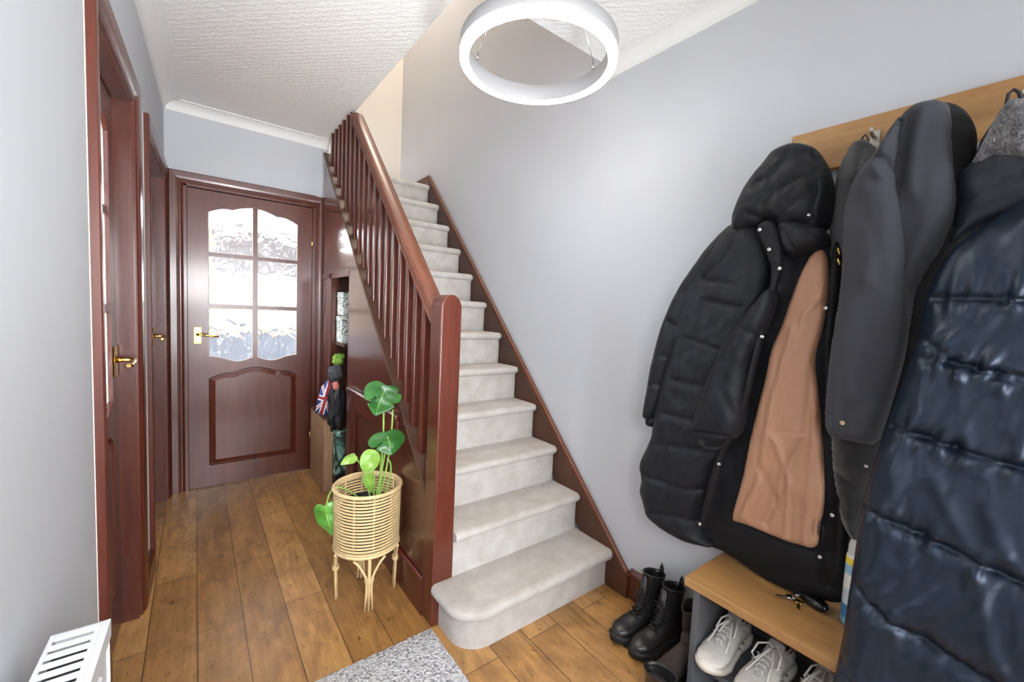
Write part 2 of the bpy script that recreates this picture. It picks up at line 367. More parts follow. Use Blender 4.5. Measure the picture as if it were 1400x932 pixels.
    # handle: brass plate and lever
    hx = .048*s+.004 if handle_side == 'L' else w-.048*s-.004; d = 1 if handle_side == 'L' else -1
    hd = MB(); hd.box(hx-.021, hx+.021, y0-.006, y0, handle_z-.055, handle_z+.055)
    ho = hd.build('handle_plate', M['brass'], leaf, bevel=.003)
    lv = MB(); lv.tube([(hx, y0-.004, handle_z+.006), (hx, y0-.020, handle_z+.006), (hx, y0-.046, handle_z+.006), (hx+d*.012, y0-.056, handle_z+.006), (hx+d*.05, y0-.058, handle_z+.003), (hx+d*.085, y0-.056, handle_z-.004), (hx+d*.11, y0-.052, handle_z-.002)], [.011, .008, .0075, .0078, .0072, .0066, .0062], 12)
    lv.build('lever', M['brass'], ho)
    # hinges
    for hz in (.25, 1.70):
        xh = w+.001 if handle_side == 'L' else -.001
        MB().tube([(xh, y0-.002, hz-.045), (xh, y0-.002, hz+.045)], .005, 8).build('hinge', M['brass'], leaf)
    return leaf
def door_set(name, loc, rz, x0, x1, wall_t, leaf_y, handle_side, architrave=True):
    root = empty(name, loc, rz, kind='structure')
    sweep_frame(x0, x1, DH-.005, ARCH).build('architrave', M['mahogany'], root)
    lin = MB(); lin.box(x0-.002, x0+.020, -.002, wall_t, 0, DH); lin.box(x1-.020, x1+.002, -.002, wall_t, 0, DH); lin.box(x0, x1, -.002, wall_t, DH-.022, DH)
    lin.build('door_lining', M['mahogany'], root)
    if True:
        st = MB(); a, b = leaf_y+.042, min(wall_t-.002, leaf_y+.075)
        for bx in ((x0+.020, x0+.032), (x1-.032, x1-.020)): st.box(*bx, a, b, 0, DH-.022)
        st.box(x0+.02, x1-.02, a, b, DH-.034, DH-.022); st.build('door_stop', M['mahogany'], root, bevel=.006, seg=3)
    MB().box(x0-.071, x0-.0655, -.0015, 0, 0, DH+.06).build('filler_line', M['white_line'], root)
    leaf = build_door(root, x1-x0-.046, DH-.028, leaf_y, leaf_y+.040, handle_side)
    leaf.location = (x0+.023, 0, 0)
    return root
door_set('door_1', LW, LA, D1[0], D1[1], .125, .050, 'R')
door_set('door_2', LW, LA, D2[0], D2[1], .125, .050, 'R')
door_set('door_3', (0, YB, 0), 0, BX[0], BX[1], .12, .004, 'L')
# kitchen things seen through the patterned glass
M['kit_blue'] = newmat('blue_grey_cabinet_paint', L(158, 172, 190), .5); M['kit_top'] = newmat('beige_worktop', L(222, 208, 182), .5)
kc = empty('kitchen_counter', (.35, 6.15, 0), label='blue-grey kitchen units with a beige worktop, seen through the door glass', cat='cabinet')
MB().box(-1.5, 1.8, -.28, .34, .08, .86).build('body', M['kit_blue'], kc); MB().box(-1.52, 1.82, -.31, .345, .86, .90).build('worktop', M['kit_top'], kc)
for k in range(5): MB().box(-1.46+.65*k, -.86+.65*k, -.30, -.28, .10, .84).build('cabinet_door', M['kit_blue'], kc, bevel=.003)
rb = empty('roller_blind', (.925, 6.46, 1.62), label='grey roller blind half lowered over the kitchen window', cat='blind')
MB().box(-.70, .70, -.004, .004, 0, .48).build('fabric', newmat('grey_blind_fabric', L(150, 150, 156), .8), rb); MB().tube([(-.70, 0, .50), (.70, 0, .50)], .022, 12).build('roller', M['white_paint'], rb)

# ------------------------------------------------------------------ staircase
stair = empty('staircase', (1.16, 1.2, 0), label='carpeted staircase with mahogany banister and square round-topped newel post', cat='staircase')
SO = Vector((1.16, 1.2, 0))
class SB(MB):
    def build(s, name, mat, parent=None, **kw):
        s.v = [(x-SO.x, y-SO.y, z-SO.z) for x, y, z in s.v]; return MB.build(s, name, mat, parent or stair, **kw)
NY = lambda i: 1.205+.1842*(i-1)      # nosing front of step i (1..12)
NZ = lambda i: .181+.1899*(i-1)
SX0, SX1 = .788, 1.545
def step_section(i, front, back, r=.021, over=.026, zb=None):
    """(y,z) outline of carpeted tread with its riser below; r nosing radius"""
    z = NZ(i); z0 = zb if zb is not None else (NZ(i-1)-.004 if i > 1 else 0.0)
    p = [(back, z0), (back, z)]
    for k in range(9):
        a = math.pi/2 + math.pi*k/8
        p.append((front+r+r*math.cos(a), z-r+r*math.sin(a)))
    p += [(front+r+.004, z-2*r-.002), (front+over, z-2*r-.010), (front+over, z0)]
    return p
for i in range(2, 13):
    fr = NY(i); bk = NY(i+1)+.03 if i < 12 else 3.95
    mb = SB(); n = 14; rings = []
    SX0 = .8266 if i == 2 else .8065
    xs = [SX0, SX0+.01] + [SX0+.01+(SX1-.035-SX0-.01)*k/6 for k in range(1, 7)] + [SX1-.018, SX1-.006, SX1]
    for x in xs:
        e = max(0, (x-(SX1-.035))/.035); dy = .016*(1-math.sqrt(max(0, 1-e*e))); dz = .008*(1-math.sqrt(max(0, 1-e*e)))
        sec = step_section(i, fr, bk)
        rings.append([(x, y+(dy if k >= 2 else 0), z-(dz if z > NZ(i)-.02 else 0)) for k, (y, z) in enumerate(sec)])
    mb.loft(rings, sm=True)
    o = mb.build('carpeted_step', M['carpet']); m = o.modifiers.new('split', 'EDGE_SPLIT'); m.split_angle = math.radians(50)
# bottom bullnose step
def bull(fx, off, n=14):
    """plan outline, counter-clockwise from back right"""
    xl = .738-off*.2+fx; yf = 1.181+fx-off; pts = [(SX1, NY(2)+.04), (SX1, yf)]
    R = .115; cx, cy = xl+R, yf+R
    for k in range(n+1):
        a = math.pi*1.5 - (math.pi/2)*k/n
        pts.append((cx+R*math.cos(a), cy+R*math.sin(a)))
    pts += [(xl, 1.412), (.829, 1.412), (.829, NY(2)+.04)]
    return pts
mb = SB(); rings = []
for off, z in ((-.030, 0), (-.030, .132), (-.022, .139), (-.006, .141), (0, .149), (.002, .160), (0, .170), (-.006, .177), (-.014, .1805)):
    rings.append([(x, y, z) for x, y in bull(-off if False else 0, 0)] if False else
                 [(x + (0 if x > .9 or y > 1.42 else 0), y, z) for x, y in bull(0, 0)])
def bull2(d):  # inward offset d from the nosing line
    xl = .733+d; yf = 1.178+d; R = .125-d*.3; cx, cy = xl+R, yf+R
    pts = [(SX1, NY(2)+.04), (SX1, yf)]
    pts += [(xl+R+(SX1-xl-R)*(1-k/6), yf) for k in range(1, 6)]
    pts += [(cx-R*math.sin(math.pi/2*k/12), cy-R*math.cos(math.pi/2*k/12)) for k in range(13)]
    pts += [(xl, 1.4125), (.829, 1.4125), (.829, NY(2)+.04)]
    return pts
rings = [[(x, y, z) for x, y in bull2(d)] for d, z in ((.036, 0), (.036, .120), (.030, .131), (.012, .134), (.003, .140), (0, .152), (0, .163), (.004, .173), (.012, .1795), (.022, .181))]
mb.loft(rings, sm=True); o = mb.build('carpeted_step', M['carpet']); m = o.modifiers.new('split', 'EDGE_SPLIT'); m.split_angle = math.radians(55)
# wall string (right) with its rounded top edge
ws = lambda y: .115+1.0262*(y-1.112)
mb = SB(); mb.prism([(1.09, 0), (1.20, 0), (3.40, 2.15), (3.93, 2.2), (3.93, 2.352), (3.302, 2.352), (1.107, ws(1.107)), (1.09, .125)], 0, SX1-.004, RX-.001)
mb.build('wall_string', M['dark_string'])
mb = SB(); mb.tube([(1.557, 1.09, .10), (1.557, 1.12, ws(1.12)), (1.557, 3.295, ws(3.295)), (1.557, 3.34, 2.352), (1.557, 3.93, 2.352)], .0125, 8); mb.build('string_capping', M['mahogany_y'])
# closed outer string and under-stair panelling, plane x=0.745
cz = lambda y: .540+1.012*(y-1.534)
PX0, PX1 = .745, .786
AL = (2.635, 3.03, 1.47)   # alcove opening y0,y1,top
mb = SB(); mb.prism([(1.50, 0), (AL[0], 0), (AL[0], cz(AL[0])), (1.50, cz(1.50))], 0, PX0, PX1)
mb.prism([(AL[0], AL[2]), (3.29, AL[2]), (3.29, min(CZ-.05, cz(3.29))), (AL[0], cz(AL[0]))], 0, PX0, PX1)
mb.prism([(AL[1], 0), (3.29, 0), (3.29, AL[2]), (AL[1], AL[2])], 0, PX0, PX1)
mb.build('side_panel', M['panel'])
mb = SB(); mb.prism([(AL[0]-.002, AL[2]-.035), (AL[0]-.002, AL[2]), (3.29, AL[2]), (3.29, AL[2]-.035)], 0, PX0-.006, PX0+.002); mb.box(PX0-.006, PX0+.002, AL[1], AL[1]+.045, 0, AL[2]); mb.build('opening_trim', M['mahogany'])
mb = SB(); mb.prism([(1.50, 0), (AL[0], 0), (AL[0], .150), (1.50, .150)], 0, PX0-.012, PX0); mb.tube([(PX0-.006, 1.50, .152), (PX0-.006, AL[0], .152)], .007, 8); mb.build('panel_skirting', M['mahogany_h'])
# waist-high ledge with framed panel below
mb = SB(); yl0 = 1.80; mb.box(PX0-.026, PX0, yl0, 2.575, .742, .772); mb.build('ledge_rail', M['mahogany'], bevel=.009, seg=3)
mb = SB(); mb.box(PX0-.014, PX0, 2.44, 2.52, .16, .742); mb.box(PX0-.014, PX0, yl0, 2.44, .655, .742); mb.box(PX0-.014, PX0, yl0, 2.44, .16, .22); mb.build('panel_frame', M['mahogany'], bevel=.004)
# capping along the string
mb = SB()
def slab(y0, y1, f, h0, h1, x0, x1): mb.prism([(y0, f(y0)+h0), (y1, f(y1)+h0), (y1, f(y1)+h1), (y0, f(y0)+h1)], 0, x0, x1)
slab(1.505, 3.29, cz, -.004, .022, .736, .797); slab(1.505, 3.29, cz, -.03, .058, .7975, .806); mb.build('string_cap', M['dark_string'], bevel=.003)
# newel
NX0, NX1, NY0, NY1 = .738, .826, 1.414, 1.506
mb = SB(); prof = [(NY0, 0), (NY1, 0), (NY1, 1.262)]
xm_, hw = (NX0+NX1)/2, (NX1-NX0)/2
poly = [(NX0, 0), (NX1, 0), (NX1, 1.268)] + [(xm_+hw*math.cos(math.pi*k/16), 1.268+.052*math.sin(math.pi*k/16)) for k in range(1, 16)] + [(NX0, 1.268)]
mb.prism(poly, 1, NY0, NY1); mb.build('newel_post', M['mahogany'], bevel=.005, seg=3)
# handrail: moulded section swept along the slope
hr = lambda y: 1.322+1.004*(y-1.569)
y1h = 1.569+(CZ+.03-1.322)/1.004+.02
sec = [(-.034, -.052), (.034, -.052), (.034, -.044), (.029, -.038), (.029, -.026), (.036, -.020), (.036, -.008), (.030, -.002), (.018, .003), (0, .005), (-.018, .003), (-.030, -.002), (-.036, -.008), (-.036, -.020), (-.029, -.026), (-.029, -.038), (-.034, -.044)]
mb = SB(); hx = .779
mb.loft([[(hx+a, y, hr(y)+b*1.35) for a, b in sec] for y in (NY1-.002, 2.1, 2.64)], sm=False); mb.build('handrail', M['mahogany_y'], bevel=.0015)
# balusters with slightly rounded edges
k = 0; y = 1.628
while y < 3.27:
    zb = cz(y)+.010; zt = min(hr(y)-.060, CZ+.004)
    if zt-zb > .02:
        hw_ = .0165
        q = [(y-hw_, zb-.016), (y+hw_, zb+.016)]
        mb = SB(); a, b = y-hw_, y+hw_
        s1 = 1.004 if zt < CZ else 0
        vs = [(hx+sx*hw_, yy, z) for sx in (-1, 1) for yy, z in ((a, cz(a)+.016), (b, cz(b)+.016), (b, zt+s1*hw_), (a, zt-s1*hw_))]
        mb.add(vs, [(0, 1, 2, 3), (4, 7, 6, 5), (0, 4, 5, 1), (1, 5, 6, 2), (2, 6, 7, 3), (3, 7, 4, 0)])
        mb.build('baluster', M['mahogany'], bevel=.004, seg=3)
    y += .0915
# inner half baluster against the newel
mb = SB(); mb.box(hx-.012, hx+.012, NY1+.014, NY1+.036, cz(NY1)+.03, hr(NY1)-.05); 
mb.build('baluster', M['mahogany'], bevel=.003)

# ------------------------------------------------------------------ ring pendant lamp
RC = Vector((.928, 1.147, 2.100)); RO, RI, RH = .262, .232, .058
lamp = empty('ring_pendant_lamp', (RC.x, RC.y, RC.z), label='white ring-shaped pendant lamp glowing under the ceiling near the stairwell', cat='ceiling lamp')
mb = MB(); mb.lathe([(RO, .016), (RO+.001, .017), (RO+.001, RH-.002), (RO-.002, RH), (RI+.002, RH), (RI, RH-.002), (RI, .001), (RI+.001, 0)], k=96); mb.build('ring_body', newmat('lamp_body_white', L(160, 160, 162), .45), lamp)
m = newmat('led_diffuser', L(255, 250, 240), 0.5); b_ = m.node_tree.nodes['Principled BSDF']; b_.inputs['Emission Color'].default_value = (1.0, 0.95, 0.88, 1); b_.inputs['Emission Strength'].default_value = 13.0; M['led'] = m
mb = MB(); mb.lathe([(RI+.003, .004), (RI+.003, -.003), (RI+.005, -.005), (RO-.004, -.005), (RO-.0005, -.001), (RO-.0005, .018)], k=96); mb.build('diffuser', M['led'], lamp)
mb = MB(); mb.lathe([(.001, CZ-RC.z), (.15, CZ-RC.z), (.15, CZ-RC.z-.022), (.146, CZ-RC.z-.026), (.001, CZ-RC.z-.026)], k=48); mb.build('ceiling_canopy', M['white_paint'], lamp)
rm = (RI-.005)
for x_, y_ in ((.807, 1.339), (1.158, 1.104), (.845, .955)):
    d = Vector((x_-RC.x, y_-RC.y)); d.normalize()
    a = Vector((d.x*rm, d.y*rm, RH)); b = Vector((d.x*.12, d.y*.12, CZ-RC.z-.02))
    wr = MB().tube([a+Vector((0, 0, .018)), b], .0012, 6).build('suspension_wire', M['chrome'], lamp)
    MB().tube([a-Vector((0, 0, .002)), a+Vector((0, 0, .008)), a+Vector((0, 0, .009)), a+Vector((0, 0, .020))], [.005, .005, .0032, .0032], 10).build('wire_clamp', M['chrome'], wr)

M['rad_white'] = newmat('radiator_white', L(206, 208, 210), .4)
# ------------------------------------------------------------------ radiator (same frame as the left wall)
rad = empty('radiator', LW, LA, label='white panel radiator with slotted top grille on the grey wall', cat='radiator')
RZ = .72; ra, rb = -.35, .930; rf, rbk = -.094, -.030
mb = MB(); mb.box(ra, rb, rf, rf+.004, .12, RZ-.012)
nf = int((rb-ra-.06)/.033)
for k in range(nf):
    x = ra+.03+.033*k+.006; mb.prism([(x, rf), (x+.006, rf-.006), (x+.018, rf-.006), (x+.024, rf)], 2, .16, RZ-.05)
mb.build('front_panel', M['rad_white'], rad)
for q in (rb-.004, ra): MB().box(q, q+.004, rf-.004, rbk, .12, RZ).build('side_cover', M['rad_white'], rad, bevel=.0015)
mb = MB(); mb.box(ra, rb, rf-.006, rf+.004, RZ-.03, RZ); mb.box(ra, rb, rf+.004, rf+.012, RZ-.006, RZ-.002); mb.box(ra, rb, rbk-.006, rbk, RZ-.02, RZ)
mb.box(rb-.016, rb, rf+.004, rbk-.006, RZ-.004, RZ); k = 0; x = rb-.03
while x > ra: mb.box(x-.0065, x+.0035, rf+.010, rbk-.005, RZ-.005, RZ-.001); x -= .0205
mb.build('top_grille', M['rad_white'], rad, bevel=.001)
mb = MB(); mb.box(ra+.01, rb-.008, rf+.008, rbk-.004, .14, RZ-.03); mb.build('convector', M['dark_gap'], rad)  # dark grey puts the shade behind the slats into the colour
for x in (ra+.25, rb-.25): MB().box(x-.02, x+.02, rbk, 0, .55, .62).build('wall_bracket', M['rad_white'], rad)
for q in (rb-.03, ra+.03): MB().tube([(q, -.07, .13), (q, -.07, 0)], .008, 10).build('pipe', M['chrome'], rad)

# ------------------------------------------------------------------ rug
mb = MB(); x0, x1, y0, y1 = .02, .735, .15, 1.405; n = 60
edge = []
rnd = random.Random(4)
for (a, b) in (((x0, y0), (x1, y0)), ((x1, y0), (x1, y1)), ((x1, y1), (x0, y1)), ((x0, y1), (x0, y0))):
    for k in range(n):
        u = k/n; edge.append((a[0]+(b[0]-a[0])*u+rnd.uniform(-.0015, .0015), a[1]+(b[1]-a[1])*u+rnd.uniform(-.0015, .0015)))
cx, cy = (x0+x1)/2, (y0+y1)/2
rr = [[(x, y, 0.001) for x, y in edge], [(x, y, .008) for x, y in edge], [(cx+(x-cx)*.985, cy+(y-cy)*.992, .013) for x, y in edge]]
mb.loft(rr, sm=True); tag(mb.build('rug', M['rug']), 'pale grey looped-pile rug at the foot of the newel post', 'rug')

# ------------------------------------------------------------------ items in and before the under-stair opening
M['crate'] = wood('greyish_brown_board', L(132, 98, 70), L(182, 148, 116), (12, 12, 1.6), rough=0.6, coat=0, bump=.25)
cr = empty('wooden_box', (.70, 3.08, 0), label='narrow brown wooden box standing beside the glazed door', cat='box')
MB().box(-.030, .028, -.205, .19, .002, .497).build('body', M['crate'], cr, bevel=.003)
MB().box(-.032, .030, -.207, .192, .497, .507).build('lid', wood('dark_lid', L(70, 48, 34), L(100, 72, 50), rough=.6, coat=0), cr, bevel=.002)
m = newmat('tropical_leaf_print', rough=.6); t = NT(m); v = t.coord((1, 1, 1))
v1 = t.n('ShaderNodeTexVoronoi', feature='DISTANCE_TO_EDGE'); v1.inputs['Scale'].default_value = 16; nn = t.noise(6, None, 3, .5, 3)
t.l(t.coord((1, 1, .6), (0.5, 0.3, 0)), v1.inputs['Vector'])
c = t.ramp(v1.outputs['Distance'], [(0.03, L(16, 34, 32)), (0.1, L(96, 140, 124)), (0.3, L(176, 204, 190))])
t.base(t.mix(t.ramp(nn, [(.42, (0, 0, 0, 1)), (.5, (1, 1, 1, 1))]), L(14, 26, 28), c)); M['leafprint'] = m
fl = empty('leaf_print_bag', (.79, 2.83, 0), label='dark gift bag with green tropical leaf print behind the wooden box', cat='bag')
MB().loft([[(a*s, b*s2, z) for a, b in ((-.066, -.03), (.06, -.03), (.06, .03), (-.066, .03))] for s, s2, z in ((.96, 1, .14), (1, 1.0, .30), (1.0, .8, .43))], sm=False, cap0=True).build('bag_print', M['leafprint'], fl)
MB().loft([[(a*s, b, z) for a, b in ((-.066, -.03), (.06, -.03), (.06, .03), (-.066, .03))] for s, z in ((1, .001), (.96, .14))], sm=False).build('bag_base', M['black'], fl)
# floral tins on a shelf in the alcove
m = newmat('floral_white_print', rough=.5); t = NT(m); nn = t.noise(38, None, 3, .5, 2.5)
t.base(t.ramp(nn, [(.50, L(226, 228, 222)), (.56, L(120, 140, 118)), (.64, L(70, 84, 80))])); M['floral'] = m
def at_alc(px, py, y): return at(px, py, 1, y)
shf = MB().box(.768, 1.30, 2.80, 3.02, .985, 1.005).build('alcove_shelf', M['dark_string']); tag(shf, 'dark shelf inside the opening under the stairs', 'shelf')
for (name, z0, z1, x0, lab) in (('storage_box', 1.005, 1.185, .772, 'white floral-patterned box, lower of two in the stair opening'), ('storage_box', 1.187, 1.345, .776, 'white floral-patterned box, topmost in the stair opening')):
    r_ = empty(name, ((x0+.12), 2.93, z0), label=lab, cat='box', group=None)
    MB().box(-.12, .12, -.05, .08, .001, z1-z0-.04).build('body', M['floral'], r_, bevel=.004)
    MB().box(-.123, .123, -.053, .083, z1-z0-.04, z1-z0-.002).build('lid', M['floral'], r_, bevel=.004)
def blob(name, c, rad, mat, parent=None, amp=.12, freq=3, seed=0, power=2.0, k=40, n=26, creases=0.0, taper=0.0):
    """crumpled soft body, closed"""
    vs = []; sgn = lambda x: (1 if x >= 0 else -1)
    rings = []
    for i in range(n+1):
        th = math.pi*i/n; ring = []
        for j in range(k):
            ph = 2*math.pi*j/k
            d = Vector((math.sin(th)*math.cos(ph), math.sin(th)*math.sin(ph), math.cos(th)))
            e = Vector((sgn(d.x)*abs(d.x)**(2/power), sgn(d.y)*abs(d.y)**(2/power), sgn(d.z)*abs(d.z)**(2/power)))
            q = d*freq+Vector((seed*7.1, seed*3.3, seed))
            s = 1+amp*noise.noise(q)*2 - creases*abs(noise.noise(Vector((q.x*2.4, q.y*2.4, q.z*.7))))*2
            tp = 1-taper*(d.z*.5+.5)
            ring.append((c[0]+e.x*rad[0]*s*tp, c[1]+e.y*rad[1]*s*tp, c[2]+e.z*rad[2]*s))
        rings.append(ring)
    return MB().loft(rings, sm=True).build(name, mat, parent)
# union flag pattern, object coordinates in metres
def flag_mat(wd, ht):
    m = newmat('union_flag_print', rough=.65); t = NT(m); t.tc = t.n('ShaderNodeTexCoord'); s = t.n('ShaderNodeSeparateXYZ'); t.l(t.tc.outputs['Object'], s.inputs[0])
    def mt(op, a, b=None):
        x = t.n('ShaderNodeMath', operation=op)
        for i_, q in enumerate((a, b)):
            if q is None: continue
            if isinstance(q, (int, float)): x.inputs[i_].default_value = q
            else: t.l(q, x.inputs[i_])
        return x.outputs[0]
    u = mt('DIVIDE', s.outputs[0], wd); v = mt('DIVIDE', s.outputs[2], ht); au = mt('ABSOLUTE', u); av = mt('ABSOLUTE', v)
    dg = mt('ABSOLUTE', mt('SUBTRACT', au, av)); cx = mt('MINIMUM', mt('MULTIPLY', au, wd), mt('MULTIPLY', av, ht)); cx = mt('DIVIDE', cx, ht)
    c = t.mix(mt('LESS_THAN', dg, .17), L(34, 48, 112), L(228, 228, 230)); c = t.mix(mt('LESS_THAN', dg, .06), c, L(170, 44, 52))
    c = t.mix(mt('LESS_THAN', cx, .17), c, L(230, 230, 232)); c = t.mix(mt('LESS_THAN', cx, .10), c, L(160, 40, 50)); t.base(c); return m
def wrinkled(name, c, rough, **kw):
    m = newmat(name, c, rough, **kw); t = NT(m); t.bump(t.noise(30, None, 4, .6, 2), .35, .006); return m
M['black_nylon'] = wrinkled('black_nylon', L(34, 35, 38), .45)
M['grey_felt'] = wrinkled('grey_felt', L(72, 74, 80), .85)
M['green_cloth'] = wrinkled('lime_green_cloth', L(130, 170, 60), .6)
p = at(446, 540, 1, 2.90)
ub = empty('flag_bag', (p.x+.004, 2.935, .634), math.radians(-12), label='small bag printed with a red, white and blue union flag, on the wooden box', cat='bag')
ub.rotation_euler = (0, math.radians(14), math.radians(-12))
o = blob('bag_body', (0, 0, 0), (.044, .030, .118), flag_mat(.05, .10), ub, .10, 2.4, 3, 3.2, creases=.08)
hd = MB(); hd.tube([(-.02, 0, .10), (-.018, .004, .125), (.006, .006, .130), (.02, 0, .10)], .004, 8); hd.build('handle', M['black_nylon'], ub)
p = at(458, 553, 1, 2.84); bb = empty('crumpled_bag', (p.x, 2.84, .44), label='crumpled black nylon bag drooping in front of the flag bag', cat='bag')
blob('bag_body', (0.004, 0, .16), (.062, .036, .165), M['black_nylon'], bb, .22, 2.2, 8, 2.4, creases=.22, taper=.35)
MB().tube([(.0, 0, .28), (-.02, .0, .34), (.0, 0, .37), (.02, 0, .33), (.01, 0, .28)], .005, 8).build('strap', M['black_nylon'], bb)
p = at(459, 513, 1, 2.86); gc = empty('grey_cap', (p.x, 2.87, .765), label='grey felt cap on top of the crumpled black bag', cat='cap')
blob('crown', (0, 0, .045), (.042, .045, .055), M['grey_felt'], gc, .12, 2, 2, 2.2, creases=.1)
MB().loft([[(-.02-.035*math.sin(a)*q, -.035*math.cos(a)*1.0, .035+.012*q) for a in [math.pi*k/10 for k in range(11)]] + [(-.02-.035*math.sin(a)*q, -.035*math.cos(a), .031+.012*q) for a in [math.pi*k/10 for k in range(10, -1, -1)]] for q in (.2, .6, 1.0)], sm=True).build('peak', M['grey_felt'], gc)
p = at(463, 489, 1, 2.88); gp = blob('green_pouch', (0, 0, 0), (.036, .03, .038), M['green_cloth'], None, .25, 2.4, 5, 2.2, creases=.2); gp.location = (p.x, 2.895, .895)
tag(gp, 'crumpled lime green cloth pouch above the grey cap', 'pouch')
p = at(457, 520, 1, 2.84); cr_ = blob('coral_pouch', (0, 0, 0), (.016, .016, .026), wrinkled('coral_cloth', L(226, 130, 112), .7), None, .2, 2.4, 9, 2.2, creases=.1); cr_.location = (p.x, 2.80, .735)
tag(cr_, 'small coral pink cloth between flag bag and black bag', 'cloth')

# ------------------------------------------------------------------ rattan planter and monstera
M['rattan'] = mottled('natural_rattan', L(216, 190, 142), 0.5, 0.12, 40, 0.2, 120, 0.001)
PC = Vector((.592, 1.758, 0)); BR = .134
pl = empty('plant_basket', PC, label='round rattan basket planter on four cane legs beside the stair panel', cat='planter')
mb = MB()
def circ(r, z, n=56): return [(r*math.cos(2*math.pi*k/n), r*math.sin(2*math.pi*k/n), z) for k in range(n)]
for i in range(18):
    z = .250+.0132*i; mb.tube(circ(BR-.002+(i/17)*.003, z), .0046, 6, closed=True)
for k in range(10):
    a = 2*math.pi*k/10+.2; c_, s_ = math.cos(a), math.sin(a)
    mb.tube([((BR-.009)*c_, (BR-.009)*s_, .235), ((BR-.007)*c_, (BR-.007)*s_, .49)], .0038, 6)
mb.build('basket_weave', M['rattan'], pl)
mb = MB(); mb.tube(circ(BR+.003, .492), .0082, 8, closed=True); mb.tube(circ(BR-.008, .486), .005, 6, closed=True); mb.build('top_rim', M['rattan'], pl)
mb = MB(); mb.tube(circ(BR-.002, .238), .0075, 8, closed=True); mb.tube(circ(BR-.010, .233), .006, 8, closed=True); mb.build('bottom_rim', M['rattan'], pl)
mb = MB(); mb.lathe([(.001, .232), (BR-.01, .232), (BR-.01, .238), (.001, .238)], k=32); mb.build('base', M['rattan'], pl)
for (dx, dy) in ((-.105, .036), (-.020, -.090), (.112, -.022), (.012, .085)):
    a = math.atan2(dy, dx); r0 = BR-.010; r1 = BR-.016
    def P3(r, off, z): return (r*math.cos(a)-off*math.sin(a), r*math.sin(a)+off*math.cos(a), z)
    mb = MB(); mb.tube([P3(r0, 0, .25), P3(r0, 0, .13), P3(r1, 0, .002)], [.0072, .0066, .0066], 8)
    for s in (-1, 1):
        mb.tube([P3(r0-.003, s*.062, .228), P3(r0, s*.045, .212), P3(r0+.001, s*.026, .180), P3(r0+.001, s*.011, .145), P3(r0, s*.010, .09), P3(r1+.002, s*.015, .004)], .0052, 8)
    for z in (.134, .140, .146): mb.tube([P3(r0+.012*math.cos(q), .017*math.sin(q), z) for q in [2*math.pi*j/14 for j in range(14)]], .0028, 6, closed=True)
    mb.build('leg', M['rattan'], pl)
MB().lathe([(.001, .241), (.088, .241), (.104, .40), (.110, .405), (.110, .414), (.102, .414), (.098, .385), (.001, .385)], k=32).build('inner_pot', M['black'], pl)
MB().lathe([(.001, .392), (.097, .388)], k=32).build('soil', mottled('potting_soil', L(60, 44, 34), .95, .4, 90, .8, 200, .006), pl)
def leafmat(name, c1, c2, rough=.38):
    m = newmat(name, c1, rough, coat=.15); t = NT(m); t.base(t.ramp(t.noise(14, None, 3), [(.3, c1), (.7, c2)])); m.node_tree.nodes['Principled BSDF'].inputs['Subsurface Weight'].default_value = 0.0
    t.bump(t.noise(60, None, 3), .15, .002); return m
M['leaf'] = leafmat('monstera_leaf_green', L(30, 82, 26), L(58, 118, 46)); M['leaf_young'] = leafmat('young_leaf_green', L(112, 158, 56), L(146, 186, 84)); M['stem'] = leafmat('plant_stem_green', L(120, 170, 70), L(160, 196, 100))
mo = empty('monstera_plant', (PC.x, PC.y, .385), label='young monstera plant with broad green leaves growing in the rattan basket', cat='plant')
MO = Vector((PC.x, PC.y, .385))
def leaf(c, tip, normal, wd, ln, mat, splits=(), fold=.25, droop=.25, rnd_=.5):
    """heart-shaped blade with thickness; c = centre of blade, tip = direction to tip"""
    c = Vector(c); tip = Vector(tip).normalized(); nr = Vector(normal); nr = (nr-tip*nr.dot(tip)).normalized(); sd = tip.cross(nr)
    K = 72; S = 9; out = []
    for k in range(K):
        a = 2*math.pi*k/K; x = 16*math.sin(a)**3; y = -(13*math.cos(a)-5*math.cos(2*a)-2*math.cos(3*a)-math.cos(4*a))
        cut = 1.0; xc, yc = 15.2*math.sin(a), -15.5*math.cos(a)+(1.5 if math.cos(a) > 0 else 0); rn = rnd_; x = x*(1-rn)+xc*rn; y = y*(1-rn)+yc*rn
        for (sa, dp) in splits:
            d = abs((a-sa+math.pi) % (2*math.pi)-math.pi)
            if d < .075: cut = min(cut, 1-dp*(1-d/.075))
        out.append((x/16*wd/2*cut, (y-2)/15.5*ln/2*(cut*.7+.3)))
    vs = []; fs = []
    y0 = -ln*.16
    for side in (0, 1):
        for s in range(S+1):
            q = s/S
            for (x, y) in out:
                X = x*q; Y = y0+(y-y0)*q; r = math.hypot(X/(wd/2), Y/(ln/2))
                Z = -fold*abs(X) - droop*r*r*ln*.35 + .004*math.sin(Y*90)*min(1, abs(X)*60) - side*.0012*(1 if s < S else 0)
                v = c-MO+sd*X+tip*Y+nr*Z; vs.append(v)
    n1 = (S+1)*K
    for side in (0, 1):
        o_ = side*n1
        for s in range(S):
            for k in range(K):
                j = (k+1) % K; f = (o_+s*K+k, o_+s*K+j, o_+(s+1)*K+j, o_+(s+1)*K+k); fs.append(f if side == 0 else f[::-1])
    for k in range(K):
        j = (k+1) % K; fs.append((S*K+k, S*K+j, n1+S*K+j, n1+S*K+k))
    mb = MB(); mb.add(vs, fs, True); lf = mb.build('leaf', mat, mo)
    rb = MB(); rb.tube([c-MO+tip*(y0)+nr*.0015, c-MO+tip*(ln*.15)+nr*(-droop*.03*ln), c-MO+tip*(ln*.42)+nr*(-droop*.25*ln)], [.0018, .0014, .0006], 6); rb.build('midrib', M['stem'], lf)
    return c+tip*y0
